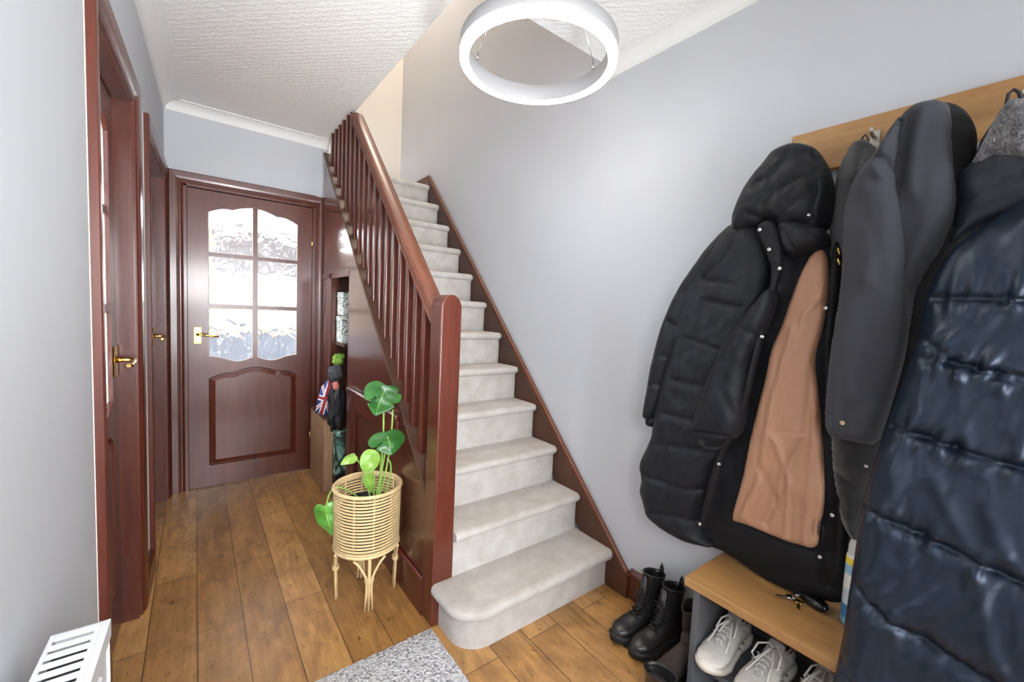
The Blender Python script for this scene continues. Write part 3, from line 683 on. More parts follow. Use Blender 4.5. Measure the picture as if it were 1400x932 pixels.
def pw(px, py, y): return at(px, py, 1, y)
tc = Vector((-.34, -.94, .12))
b1 = leaf(pw(521, 545, 1.74), Vector((-.35, 0, -1)), tc+Vector((0, 0, .15)), .165, .165, M['leaf'], ((2.2, .55), (4.4, .5), (5.1, .4)), .18, .2)
b2 = leaf(pw(532, 603, 1.70), Vector((.05, -.55, -.8)), Vector((-.1, -.55, .95)), .165, .125, M['leaf'], ((2.0, .3),), .12, .35)
b3 = leaf(pw(505, 631, 1.70), Vector((-.35, -.2, -1)), Vector((-.3, -.9, .5)), .085, .110, M['leaf_young'], (), .3, .2, .8)
b4 = leaf(pw(477, 627, 1.74), Vector((-1, -.1, -.45)), Vector((-.2, -.8, .75)), .045, .080, M['leaf_young'], (), .3, .3)
b5 = leaf(pw(448, 711, 1.79), Vector((.25, 0, -1)), Vector((-.5, -.85, .2)), .115, .175, leafmat('mid_leaf_green', L(76, 140, 52), L(104, 168, 72)), (), .3, .2)
b6 = leaf(pw(504, 660, 1.74), Vector((.2, -.1, -1)), Vector((-.3, -.9, .2)), .045, .100, M['leaf_young'], (), .5, .1)
def stem(pts, r): MB().tube([Vector(p)-MO for p in pts], r, 8).build('stem', M['stem'], mo)
base = Vector((.625, 1.75, .392))
def bez(a, b, c, n=12): return [a*(1-u)**2+b*2*u*(1-u)+c*u*u for u in [i/n for i in range(n+1)]]
stem(bez(base, base+Vector((.04, 0, .3)), b1+Vector((0, .006, 0))), .0038)
stem(bez(base+Vector((.012, .01, 0)), base+Vector((.07, .01, .2)), pw(537, 560, 1.76)), .0036)
stem(bez(base+Vector((-.01, 0, 0)), base+Vector((.02, 0, .12)), b2), .0036)
stem(bez(base+Vector((-.015, -.01, 0)), base+Vector((.0, 0, .16)), b3), .0032)
stem(bez(base+Vector((-.02, .0, 0)), base+Vector((-.05, 0, .22)), b4), .0028)
stem(bez(base+Vector((-.03, .01, 0)), Vector((.43, 1.80, .60)), b5), .0030)
stem(bez(base+Vector((.02, -.01, 0)), base+Vector((.09, 0, .17)), pw(530, 628, 1.70)), .0040)
stem(bez(base+Vector((.0, -.01, 0)), base+Vector((.04, 0, .2)), pw(520, 600, 1.74)), .0042)
stem(bez(base+Vector((-.01, -.01, 0)), base+Vector((.0, 0, .05)), b6), .0030)

# ------------------------------------------------------------------ shoe bench
M['grey_board'] = mottled('grey_board', L(88, 90, 95), 0.55, 0.03, 8)
bn = empty('shoe_bench', (1.40, .15, 0), label='grey shoe bench with a thick oak top under the hanging coats', cat='bench')
BT = .450
def bb_(name, x0, x1, y0, y1, z0, z1, mat, bv=.002): return MB().box(x0-1.40, x1-1.40, y0-.15, y1-.15, z0, z1).build(name, mat, bn, bevel=bv)
bb_('oak_top', 1.240, 1.560, -.55, .664, BT-.028, BT, M['oak'], .003)
bb_('end_panel', 1.262, 1.556, .622, .642, 0, BT-.028, M['grey_board']); bb_('end_panel', 1.262, 1.556, -.53, -.51, 0, BT-.028, M['grey_board'])
bb_('divider', 1.275, 1.548, .04, .058, .02, BT-.028, M['grey_board'])
bb_('shelf', 1.266, 1.548, .058, .622, .172, .190, M['grey_board']); bb_('shelf', 1.266, 1.548, -.51, .04, .172, .190, M['grey_board'])
bb_('base_board', 1.266, 1.548, -.51, .622, .02, .036, M['grey_board']); bb_('back_panel', 1.548, 1.556, -.51, .622, .02, BT-.028, M['grey_board'])

# ------------------------------------------------------------------ shoes
def sec_ring(x, w, z0, z1, k=24, p=2.6, lean=0, flat=.5):
    r = []
    for j in range(k):
        a = 2*math.pi*j/k; c_, s_ = math.cos(a), math.sin(a)
        yy = w*(1 if c_ >= 0 else -1)*abs(c_)**(2/p); zz = s_
        z = z0+(z1-z0)*(.5+.5*(1 if zz >= 0 else -1)*abs(zz)**(2/(p if zz < 0 else 2.1)))
        r.append((x+lean*(z-z0), yy, z))
    return r
def interp(tab, x):
    for (a, b) in zip(tab, tab[1:]):
        if a[0] <= x <= b[0]:
            u = (x-a[0])/(b[0]-a[0]); u = u*u*(3-2*u) if False else u
            return [p+(q-p)*u for p, q in zip(a[1:], b[1:])]
    return list(tab[-1][1:]) if x > tab[-1][0] else list(tab[0][1:])
M['shoe_white'] = mottled('off_white_leather', L(206, 203, 196), .55, .06, 40, .2, 150, .002)
M['shoe_grey'] = mottled('pale_grey_mesh', L(172, 170, 166), .8, .08, 200, .3, 600, .001)
M['sole_white'] = mottled('off_white_rubber', L(214, 210, 200), .6, .06, 30)
M['lace'] = mottled('white_lace', L(220, 218, 212), .85, .05, 80)
M['blk_leather'] = mottled('black_leather', L(30, 29, 30), .38, .2, 30, .3, 120, .002, coat=.15)
M['blk_rubber'] = newmat('black_rubber', L(24, 24, 25), .6)
M['brown_suede'] = mottled('dark_brown_suede', L(58, 50, 46), .85, .2, 40, .4, 150, .003)
def trainer(loc, rz, label, group=None, seed=0, tone=0):
    r = empty('trainer', loc, rz, label=label, cat='shoe', group=group)
    # x, halfwidth, sole height ; heel at 0, toe at .275
    S = [(0, .020, .040), (.01, .030, .038), (.04, .036, .034), (.10, .034, .030), (.16, .042, .027), (.20, .049, .026), (.235, .044, .027), (.262, .030, .031), (.275, .012, .036)]
    rings = []
    for i in range(30):
        x = .275*i/29; w_, h_ = interp(S, x); toe = max(0, (x-.2)/.075)**2*.014; heel = max(0, (.03-x)/.03)**2*.006
        rings.append(sec_ring(x, w_+.003, toe+heel, h_+toe*.3, p=3.4))
    MB().loft(rings, sm=True).build('sole', M['sole_white'], r)
    U = [(.004, .018, .072), (.012, .026, .088), (.04, .032, .086), (.075, .033, .083), (.10, .034, .086), (.13, .038, .082), (.16, .042, .072), (.20, .046, .056), (.235, .041, .048), (.258, .028, .042), (.270, .012, .037)]
    rings = []
    for i in range(40):
        x = .004+.266*i/39; w_, h_ = interp(U, x); rings.append(sec_ring(x, w_, .020, h_, p=2.3))
    up = MB().loft(rings, sm=True).build('upper', M['shoe_white'], r)
    # dark collar opening
    MB().loft([[(.052+a_*math.cos(q), b_*math.sin(q), z) for q in [2*math.pi*j/28 for j in range(28)]] for a_, b_, z in ((.040, .022, .080), (.044, .027, .090), (.040, .022, .094), (.034, .018, .088))], cap0=False, cap1=False).build('collar', M['shoe_grey'], r)
    MB().lathe([(.001, 0), (.030, 0)], (.052, 0, .0885), 24).build('opening_shade', M['dark_gap'], r)  # dark disc near the rim, shade of the hollow put into its colour
    # overlay strips on toe and side, tongue
    rings = []
    for i in range(10):
        x = .222+.049*i/9; w_, h_ = interp(U, min(x, .2695)); rings.append(sec_ring(x, w_+.0015, .022, h_*.99-.004*(1-i/9), p=2.3))
    MB().loft(rings, sm=True).build('toe_cap', M['shoe_grey'] if tone else M['shoe_white'], r)
    mb = MB()
    for i, (x, z, w_) in enumerate([(.085, .104, .019), (.10, .098, .020), (.13, .088, .020), (.165, .077, .018), (.185, .070, .012)]):
        pass
    tr_ = [[(x, w_*math.cos(q), z+.006*math.sin(q)) for q in [2*math.pi*j/16 for j in range(16)]] for x, z, w_ in ((.075, .112, .020), (.085, .106, .023), (.105, .094, .022), (.14, .082, .021), (.175, .069, .018), (.195, .060, .010))]
    mb.loft(tr_); mb.build('tongue', M['shoe_grey'], r)
    lc = MB()
    for i in range(6):
        x = .098+.016*i; w_, h_ = interp(U, x); s = 1 if i % 2 else -1; hw = .020-.0012*i
        ch = h_+.006
        lc.tube([(x, -s*hw, ch-.006), (x+.004, -s*hw*.5, ch+.002), (x+.008, s*hw*.5, ch+.002), (x+.012, s*hw, ch-.007)], .0028, 6, flat=.6)
        lc.tube([(x, s*hw, ch-.006), (x+.004, s*hw*.5, ch+.001), (x+.008, -s*hw*.5, ch+.001), (x+.012, -s*hw, ch-.007)], .0028, 6, flat=.6)
    rnd = random.Random(seed)
    for s in (-1, 1):
        a, b = rnd.uniform(.02, .034), rnd.uniform(.03, .045)
        lc.tube([(.100, 0, .101), (.105, s*.014, .112), (.13, s*a, .108), (.155, s*(a+.004), .085), (.16, s*(a-.008), .078), (.135, s*.010, .094), (.104, 0, .101)], .0027, 6)
        lc.tube([(.102, 0, .101), (.12, s*.006, .104), (.15, s*.012*(1+rnd.random()), .090), (.185, s*(.022+.008*rnd.random()), .068), (.20, s*.030, .055)], .0026, 6)
    lc.build('laces', M['lace'], r)
    for s in (-1, 1):
        for (xa, za, xb, zb_) in ((.09, .036, .125, .075), (.12, .034, .150, .067), (.03, .040, .06, .078)):
            wa, _ = interp(U, xa); wb, _h = interp(U, xb)
            MB().tube([(xa, s*(wa+.001), za), ((xa+xb)/2, s*((wa+wb)/2+.0005), (za+zb_)/2), (xb, s*(wb*.86), zb_)], .0042, 6, flat=.5).build('side_stripe', M['shoe_grey'], r)
    return r
def boot(name, loc, rz, label, mat, sole, group=None, h=.19, slouch=0, laces=True, tab=True, Lh=.28, seed=1):
    r = empty(name, loc, rz, label=label, cat='boot', group=group); r.scale = (Lh/.28, .92, 1)
    S = [(0, .024), (.012, .033), (.05, .038), (.10, .034), (.15, .040), (.20, .050), (.24, .044), (.265, .028), (.28, .012)]
    rings = []
    for i in range(30):
        x = .28*i/29; w_, = interp(S, x); toe = max(0, (x-.21)/.07)**2*.010
        rings.append(sec_ring(x, w_+.004, toe, .036+toe*.4, p=4))
    so = MB().loft(rings, sm=True)
    for i in range(9):
        x = .03+.027*i
        for s in (-1, 1):
            w_, = interp(S, x); so.box(x-.008, x+.008, s*(w_+.003)-.004, s*(w_+.003)+.004, .004+max(0, (x-.21)/.07)**2*.01, .020)
    so.build('sole', sole, r)
    U = [(.004, .022, .10), (.03, .033, .105), (.08, .034, .108), (.12, .037, .098), (.16, .043, .080), (.20, .047, .068), (.235, .042, .064), (.26, .028, .056), (.275, .010, .045)]
    rings = [sec_ring(x, *( (lambda q: (q[0], .024, q[1]))(interp(U, x)) ), p=2.3) for x in [.004+.271*i/39 for i in range(40)]]
    mb = MB().loft(rings, sm=True)
    mb.build('vamp', mat, r)
    rg = []; n = 16; rnd = random.Random(seed)
    for i in range(n+1):
        u = i/n; z = .050+(h-.050)*u
        cx = .062-.018*u; a = .056-.010*math.sin(u*math.pi*.9)+.004*u; b = .036-.004*math.sin(u*math.pi)+.006*u
        if slouch:
            f = slouch*math.sin(u*19+seed); a += f; b += f*.8; cx += slouch*1.2*math.sin(u*7+seed)
        rg.append([(cx+(a+(slouch*.6*noise.noise(Vector((q*2, u*6, seed))) if slouch else 0))*math.cos(q), b*math.sin(q), z+(.010*math.cos(q)*u if not slouch else .006*math.sin(3*q)*u)) for q in [2*math.pi*j/32 for j in range(32)]])
    top = rg[-1]; cxm = sum(p[0] for p in top)/32
    inner = [[(cxm+(x-cxm)*s, y*s, z+dz) for x, y, z in top] for s, dz in ((1.02, .003), (.93, .004), (.88, -.01), (.84, -.07))]
    MB().loft(rg+inner, cap0=False, cap1=True).build('shaft', mat, r)
    if laces:
        tg = MB(); tg.loft([[(x+.006*math.cos(q), .016*math.sin(q), z) for q in [2*math.pi*j/14 for j in range(14)]] for x, z in ((.150, .086), (.126, .112), (.112, .14), (.106, h+.005))]); tg.build('tongue', mat, r)
        lc = MB(); pts = [(.165, .080), (.150, .094), (.135, .106), (.124, .120), (.117, .136), (.113, .152), (.110, .168), (.109, .184)]
        pts = [q for q in pts if q[1] < h+.002]
        for i, (x, z) in enumerate(pts):
            for s in (-1, 1):
                if i+1 < len(pts):
                    x2, z2 = pts[i+1]; lc.tube([(x-.004, s*.020, z), ((x+x2)/2+.008, 0, (z+z2)/2+.004), (x2-.004, -s*.020, z2)], .0024, 6)
                lc.tube([(x-.012, s*.022, z-.001), (x-.004, s*.023, z+.001)], .0042, 8)
        x, z = pts[-2]
        for s in (-1, 1):
            lc.tube([(x+.01, 0, z), (x+.022, s*.02, z+.008), (x+.024, s*.03, z-.015), (x+.014, s*.014, z-.012), (x+.01, 0, z)], .0022, 6)
            lc.tube([(x+.01, 0, z), (x+.02, s*.012, z-.02), (x+.03, s*.02, z-.045)], .0022, 6)
        lc.build('laces', sole, r)
    if tab:
        MB().tube([(.000, -.008, h-.03), (-.006, -.006, h+.012), (-.004, 0, h+.030), (-.006, .006, h+.012), (.000, .008, h-.03)], .0045, 6).build('pull_tab', mat, r)
    return r
SH = .191
trainer((1.500, .575, SH), math.radians(180), 'off-white trainer on the bench shelf, nearest the end panel', seed=1)
trainer((1.485, .438, SH), math.radians(176), 'off-white trainer with tangled laces, between two other trainers', seed=2, tone=1)
trainer((1.520, .310, SH), math.radians(171), 'pale grey trainer partly hidden by the bench top and navy coat', seed=3, tone=1)
boot('ankle_boot', (1.532, .922, 0), math.radians(180-8), 'black leather lace-up ankle boot nearest the stairs', M['blk_leather'], M['blk_rubber'], h=.225, Lh=.25)
boot('ankle_boot', (1.530, .832, 0), math.radians(180-8), 'black leather lace-up ankle boot between its pair and the brown boot', M['blk_leather'], M['blk_rubber'], h=.22, Lh=.25)
boot('slouch_boot', (1.500, .722, 0), math.radians(180-3), 'dark brown suede slouch boot against the bench end', M['brown_suede'], M['blk_rubber'], h=.22, slouch=.005, laces=False, tab=False)
boot('low_boot', (1.195, .738, 0), math.radians(-92), 'black low boot with an open top at the corner of the shoe bench', M['blk_leather'], M['blk_rubber'], h=.125, laces=False, tab=False, seed=3)

# ------------------------------------------------------------------ things on the bench
p = at(1112, 822, 2, BT+.012)
gl = empty('sunglasses_case', (p.x, p.y, BT), math.radians(68), label='small black glasses case lying on the oak bench top', cat='case')
blob('case_body', (0, 0, .015), (.040, .021, .0145), newmat('glossy_black', L(16, 17, 19), .2), gl, .02, 1, 1, 2.8)
p = at(1091, 817, 2, BT+.006); ky = empty('key_ring', (p.x, p.y, BT), 0, label='bunch of metal keys and clip beside the black case', cat='keys')
MB().tube([(.016*math.cos(q), .016*math.sin(q), .006+.003*math.sin(q)) for q in [2*math.pi*j/24 for j in range(24)]], .0016, 8, closed=True).build('split_ring', M['chrome'], ky)
for q in (0.3, 2.4, 3.5):
    c_, s_ = math.cos(q), math.sin(q)
    k_ = MB(); k_.lathe([(.001, 0), (.011, 0), (.011, .002), (.001, .002)], (0, 0, .003), 20); k_.box(.010, .040, -.003, .003, .003, .005); k_.box(.026, .030, -.006, -.003, .003, .005); k_.box(.033, .037, -.006, -.003, .003, .005)
    o = k_.build('key', M['chrome'] if q < 3 else M['brass'], ky); o.location = (c_*.022, s_*.022, .001*q); o.rotation_euler = (0, 0, q)
p = Vector((1.437, .285, BT))
can = empty('spray_can', p, label='white, yellow and blue aerosol can standing on the bench behind the coats', cat='can')
m = newmat('aerosol_label', rough=.3); t = NT(m); t.tc = t.n('ShaderNodeTexCoord'); s = t.n('ShaderNodeSeparateXYZ'); t.l(t.tc.outputs['Object'], s.inputs[0]); dv = t.n('ShaderNodeMath', operation='DIVIDE'); t.l(s.outputs[2], dv.inputs[0]); dv.inputs[1].default_value = .2
x = t.n('ShaderNodeValToRGB'); x.color_ramp.interpolation = 'CONSTANT'; e = x.color_ramp.elements
while len(e) < 7: e.new(.5)
for q, (pp_, cc) in zip(e, [(0, L(120, 170, 205)), (.12, L(70, 130, 180)), (.30, L(200, 214, 220)), (.52, L(232, 232, 228)), (.72, L(150, 190, 215)), (.86, L(240, 214, 60)), (.955, L(225, 228, 226))]): q.position = pp_; q.color = cc
t.l(dv.outputs[0], x.inputs[0]); t.base(x.outputs[0])
MB().lathe([(.001, 0), (.022, 0), (.0255, .003), (.0262, .008), (.0262, .192), (.024, .200), (.001, .2)], k=36).build('can_body', m, can)
MB().lathe([(.0235, .198), (.0235, .222), (.020, .236), (.010, .243), (.001, .245)], k=36).build('cap', newmat('grey_white_cap', L(205, 206, 200), .35), can)
MB().lathe([(.0265, 0), (.0265, .004)], (0, 0, .0), 36).build('base_rim', M['chrome'], can)
mk_ = MB()
for (a, z, hgt) in ((math.radians(200), .108, .010), (math.radians(200), .122, .008), (math.radians(212), .106, .014), (math.radians(190), .116, .004)):
    a0 = a; mk_.loft([[(.0266*math.cos(a0+d), .0266*math.sin(a0+d), z), (.0266*math.cos(a0+d), .0266*math.sin(a0+d), z+hgt), (.0258*math.cos(a0+d), .0258*math.sin(a0+d), z+hgt), (.0258*math.cos(a0+d), .0258*math.sin(a0+d), z)] for d in (-.07, .07)], sm=False)
mk_.build('label_print', M['black'], can)

# ------------------------------------------------------------------ coat rail
rk = empty('coat_rail', (1.555, 0, 1.81), label='long oak coat rail with metal hooks fixed high on the grey wall', cat='coat rack')
MB().box(-.013, .016, -.60, .583, -.066, .062).build('rail_board', M['oak'], rk, bevel=.003)
M['hook'] = newmat('brushed_steel', L(170, 165, 155), .35, 1.0)
for y in (.552, .368, .222, .098, -.06):
    h = MB(); h.box(-.017, -.012, y-.011, y+.011, -.045, .014)
    h.tube([(-.015, y, -.004), (-.035, y, -.008), (-.052, y, -.002), (-.058, y, .012)], [.0045, .0045, .0045, .006], 8)
    h.tube([(-.015, y, -.030), (-.030, y, -.040), (-.042, y, -.036), (-.046, y, -.022)], [.004, .004, .004, .0055], 8)
    h.build('hook', M['hook'], rk)

# ------------------------------------------------------------------ coats
def smooth_poly(pts, it=2):
    for _ in range(it):
        q = []
        for i in range(len(pts)):
            a, b = pts[i], pts[(i+1) % len(pts)]
            q += [(a[0]*.75+b[0]*.25, a[1]*.75+b[1]*.25), (a[0]*.25+b[0]*.75, a[1]*.25+b[1]*.75)]
        pts = q
    return pts
def resample(pts, s, closed=True):
    P_ = np.array(pts+([pts[0]] if closed else [])); d = np.hypot(*np.diff(P_, axis=0).T); c = np.concatenate([[0], np.cumsum(d)])
    n = max(2, int(round(c[-1]/s))); t_ = np.linspace(0, c[-1], n+(0 if closed else 1), endpoint=not closed)
    return np.stack([np.interp(t_, c, P_[:, 0]), np.interp(t_, c, P_[:, 1])], 1)
def seg_dist(P_, line):
    """distance from points to polyline, with the running length of the closest point"""
    best = np.full(len(P_), 1e9); al = np.zeros(len(P_)); run = 0
    for a, b in zip(line[:-1], line[1:]):
        a = np.array(a); b = np.array(b); ab = b-a; L2 = max(ab@ab, 1e-12); u = np.clip(((P_-a)@ab)/L2, 0, 1)
        d = np.hypot(*(P_-(a+u[:, None]*ab)).T); l = math.sqrt(L2); m_ = d < best; best[m_] = d[m_]; al[m_] = run+u[m_]*l; run += l
    return best, al
def inside(P_, poly):
    x, y = P_.T; r = np.zeros(len(P_), bool); n = len(poly)
    for i in range(n):
        x1, y1 = poly[i]; x2, y2 = poly[(i+1) % n]
        c = ((y1 > y) != (y2 > y)); with_ = c & (x < (x2-x1)*(y-y1)/((y2-y1) if y2 != y1 else 1e-12)+x1); r ^= with_
    return r
def cloth(name, px, X, mat, parent, front=.04, back=.02, edge=.04, seams=(), folds=(), step=.008, nz=.002, nscale=9, ridge=None, smooth_it=2, xs=None, stretch=1.0, power=2.0):
    """a soft closed body whose outline stands on the plane x=X; front/back: how far it bulges towards the hall / the wall.
    seams: (points, depth, width, pucker); folds: (points, height, width); xs: [(px,py,x)] where the middle surface lies"""
    O = origin(parent)
    yz = lambda q, XX=X: (lambda v: (v.y, v.z))(at(q[0], q[1], 0, XX))
    poly = smooth_poly([yz(q) for q in px], smooth_it); B = resample(poly, step)
    lo = B.min(0); hi = B.max(0); g = []
    for j in range(int((hi[1]-lo[1])/(step*.866))+2):
        for i in range(int((hi[0]-lo[0])/step)+2): g.append((lo[0]+(i+.5*(j % 2))*step, lo[1]+j*step*.866))
    G = np.array(g); G = G[inside(G, B)]; d, _ = seg_dist(G, [tuple(b) for b in B]+[tuple(B[0])]); G = G[d > step*.55]; dG = d[d > step*.55]
    P_ = np.concatenate([B, G]); n = len(B); dist = np.concatenate([np.zeros(n), dG])
    vv, _, ff, *_ = delaunay_2d_cdt([Vector(p) for p in P_], [], [list(range(n))], 1, 1e-6)
    ff = [f for f in ff if len(f) == 3 and max(f) < len(P_)]
    e = np.clip(dist/edge, 0, 1); prof = (1-(1-e)**power)**(1/power)
    H = np.zeros(len(P_))
    for s_ in seams:
        pts, depth, width = s_[:3]; pk = s_[3] if len(s_) > 3 else 0
        line = [yz(q, X-front) for q in pts]; dd, al = seg_dist(P_, line)
        H -= depth*np.exp(-dd/width)
        if pk:
            w_ = np.array([noise.noise(Vector((a*52, (b*9), len(pts)))) for a, b in zip(al, dd)]); H += pk*w_*np.exp(-dd/.032)*np.clip(dd/.004, 0, 1)
    for pts, hgt, width in folds:
        line = [yz(q, X-front) for q in pts]; dd, al = seg_dist(P_, line); H += hgt*np.exp(-(dd/width)**2)
    if nz:
        H += np.array([nz*(noise.noise(Vector((y*nscale, z*nscale*stretch, X*9)))+.5*noise.noise(Vector((y*nscale*2.3, z*nscale*2.3*stretch, X*5+3)))) for y, z in P_])
    if ridge:
        for (amp, sc_, ang, st_) in ridge:
            ca, sa = math.cos(math.radians(ang)), math.sin(math.radians(ang))
            near = np.full(len(P_), .55)
            for s_ in seams: near = np.maximum(near, 1.15*np.exp(-(seg_dist(P_, [yz(q, X-front) for q in s_[0]])[0]/.05)**2))
            H += near*amp*np.array([(1-2*abs(noise.noise(Vector(((y*ca+z*sa)*sc_+.6*noise.noise(Vector((y*6, z*6, 3))), (z*ca-y*sa)*sc_/st_, X*7+sc_)))))-.55 for y, z in P_])
    mid = np.full(len(P_), float(X))
    if xs:
        C = np.array([list(yz(q[:2], q[2]))+[q[2]] for q in xs]); w_ = 1/(((P_[:, None, :]-C[None, :, :2])**2).sum(2)+.02); mid = (w_*C[:, 2]).sum(1)/w_.sum(1)
    fx = mid-(front*prof+H*np.clip(dist/.012, 0, 1)); bx = mid+back*prof
    fx = np.minimum(fx, 1.545); bx = np.minimum(bx, 1.549)
    vs = [(fx[i]-O.x, P_[i, 0]-O.y, P_[i, 1]-O.z) for i in range(len(P_))]
    idx = {}; 
    for i in range(n, len(P_)): idx[i] = len(vs); vs.append((bx[i]-O.x, P_[i, 0]-O.y, P_[i, 1]-O.z))
    fs = [list(f) for f in ff]+[[idx.get(i, i) for i in f][::-1] for f in ff]
    mb = MB(); mb.add(vs, fs, True); return mb.build(name, mat, parent)
ORG = {}
def origin(o): 
    v = Vector((0, 0, 0))
    while o is not None: v += Vector(o.location); o = o.parent
    return v
def strip(name, px, X, r, mat, parent, closed=False, flat=1.0):
    O = origin(parent); pts = [at(a, b, 0, X)-O for a, b in px]; return MB().tube(pts, r, 8, closed=closed).build(name, mat, parent)
def snap(px, py, X, parent, r=.0055, mat=None):
    p = at(px, py, 0, X)-origin(parent)
    m_ = MB(); m_.lathe([(r*.45, .0016), (r*.5, .0028), (r*.8, .0030), (r, .0016), (r, 0)], k=18); m_.lathe([(.0005, .0008), (r*.45, .0008)], k=18)
    o = m_.build('snap_button', mat or M['snap'], parent); o.location = p; o.rotation_euler = (0, math.radians(-90), 0); return o
def fabric(name, c, rough, sheen=.2, weave=900, ws=.15, wr=0, wsc=18, wd=.006, coat=0, stretch=(1, 1, 1), spec=.5):
    m = newmat(name, c, rough, sheen=sheen, coat=coat, spec=spec); t = NT(m); v = t.coord()
    nb = None
    if wr: nb = t.bump(t.noise(wsc, t.coord(stretch), 5, .55, 1.4), wr, wd)
    t.bump(t.noise(weave, v, 2), ws, .0008, nb); return m
M['snap'] = newmat('silver_snap', L(215, 215, 212), .25, 1.0)
M['puffer_black'] = fabric('black_puffer_nylon', L(17, 20, 28), .55, .03, spec=.3, wr=.35, wsc=14)
M['puffer_dark'] = fabric('black_puffer_inner', L(12, 13, 18), .6, .02, spec=.3, wr=.3, wsc=16)
M['tan'] = fabric('tan_satin_lining', L(172, 127, 98), .5, .1, wr=.45, wsc=7, wd=.02, stretch=(1, 1.6, .7))
M['canvas'] = fabric('charcoal_canvas', L(52, 54, 61), .85, .08, wr=.2, wsc=8)
M['denim_black'] = fabric('washed_black_denim', L(80, 80, 82), .9, .08, wr=.6, wsc=30)
M['mesh_black'] = fabric('black_mesh_lining', L(15, 16, 19), .85, .0)
M['navy'] = fabric('navy_satin_nylon', L(30, 45, 64), .37, .0, spec=.7, wr=.2, wsc=9, wd=.006, stretch=(1, 1.6, .9))
M['navy'].node_tree.nodes['Principled BSDF'].inputs['Metallic'].default_value = 0.45
M['navy_matte'] = fabric('navy_matte_nylon', L(26, 31, 42), .55, .03, wr=.5, wsc=12)
m = newmat('heather_grey_knit', rough=.95, sheen=.5); t = NT(m); a = t.noise(150, t.coord((1, 1.4, .8)), 4, .7, 1.5)
t.base(t.ramp(a, [(.38, L(40, 40, 44)), (.52, L(96, 96, 100)), (.66, L(186, 186, 188))])); t.bump(a, 1.0, .006); M['heather'] = m

def coat_root(name, px, py, X, label): 
    p = at(px, py, 0, X); return empty(name, p, label=label, cat='coat')

# 1: long black parka with tan lining
c1 = coat_root('parka', 1090, 215, 1.50, 'long black quilted parka hanging open on its tan satin lining')
# shell back and right inner
cloth('lining_panel', [(1035, 330), (1142, 300), (1165, 420), (1170, 560), (1165, 700), (1166, 812), (1150, 826), (1121, 819), (1088, 810), (1062, 799), (1034, 783), (1006, 762), (980, 748), (950, 744), (960, 650), (1000, 560), (1030, 450)], 1.46, M['puffer_dark'], c1, .035, .02, .05,
      seams=[([(1000, 700), (1060, 740), (1118, 756), (1160, 760)], .006, .01)], folds=[([(1128, 400), (1135, 600), (1130, 800)], -.012, .02), ([(1150, 400), (1152, 600), (1148, 780)], .010, .012)], nz=.006)
cloth('satin_lining', [(1124, 338), (1133, 352), (1134, 400), (1127, 445), (1113, 490), (1119, 529), (1125, 602), (1128, 663), (1127, 700), (1120, 716), (1119, 752), (1088, 743), (1064, 735), (1039, 724), (1019, 716), (999, 711), (1008, 680), (1018, 643), (1025, 602), (1035, 561), (1047, 517), (1053, 480), (1066, 452), (1080, 413), (1095, 372), (1110, 346)], 1.420, M['tan'], c1, .022, .02, .02,
      seams=[([(1028, 585), (1060, 590), (1120, 593)], .003, .004), ([(1100, 350), (1118, 420), (1098, 500)], .0025, .004)],
      folds=[([(1085, 450), (1055, 560), (1038, 660), (1015, 705)], .010, .012), ([(1110, 500), (1100, 600), (1070, 650), (1045, 715)], -.010, .012), ([(1060, 600), (1080, 660), (1075, 735)], .010, .010), ([(1122, 560), (1108, 640), (1100, 740)], .008, .010), ([(1040, 640), (1060, 690)], -.008, .010), ([(1128, 400), (1100, 430), (1090, 480)], .007, .008)], nz=.003, step=.007)
# left front of the coat body
body = [(1010, 300), (985, 322), (960, 352), (938, 388), (926, 430), (918, 480), (908, 520), (900, 560), (898, 590), (888, 611), (878, 631), (883, 651), (878, 668), (887, 688), (889, 703), (909, 721), (937, 738), (966, 746), (983, 748), (975, 735), (962, 722), (975, 680), (988, 640), (1000, 605), (1022, 560), (1028, 500), (1045, 455), (1060, 400), (1069, 365), (1066, 330), (1045, 300)]
cloth('coat_body', body, 1.445, M['puffer_black'], c1, .075, .04, .07,
      ridge=[(.0035, 26, 20, 1.6)], seams=[([(890, 606), (930, 612), (985, 618)], .012, .008, .006), ([(880, 650), (925, 668), (970, 672)], .014, .008, .006), ([(888, 702), (920, 705), (962, 722)], .010, .008, .006), ([(905, 565), (945, 575), (1000, 570)], .012, .008, .006), ([(920, 520), (965, 528), (1005, 520)], .012, .008, .006), ([(935, 462), (985, 478)], .012, .008, .005), ([(962, 410), (1010, 420)], .012, .009, .005), ([(955, 382), (1000, 388)], .010, .009, .004), ([(1007, 318), (985, 355), (960, 380)], .012, .007, .004)], nz=.005)
# far sleeve, hanging along the left edge
cloth('sleeve', [(995, 316), (972, 336), (952, 364), (934, 390), (917, 422), (905, 456), (896, 490), (890, 522), (883, 560), (884, 572), (897, 578), (909, 553), (921, 504), (935, 478), (946, 462), (960, 425), (975, 380), (1000, 345)], 1.43, M['puffer_black'], c1, .062, .04, .045, ridge=[(.003, 30, 20, 1.6)],
      seams=[([(912, 440), (940, 452)], .010, .007, .004), ([(898, 485), (925, 492)], .010, .007, .004), ([(890, 525), (915, 530)], .010, .007, .004), ([(930, 398), (965, 402)], .010, .007, .004), ([(938, 392), (936, 430), (934, 478)], .006, .004), ([(947, 390), (946, 430), (944, 470)], .006, .004)], nz=.004)
cloth('cuff', [(886, 566), (885, 578), (889, 583), (897, 585), (902, 575), (900, 566)], 1.43, M['puffer_dark'], c1, .035, .03, .02, nz=.001)
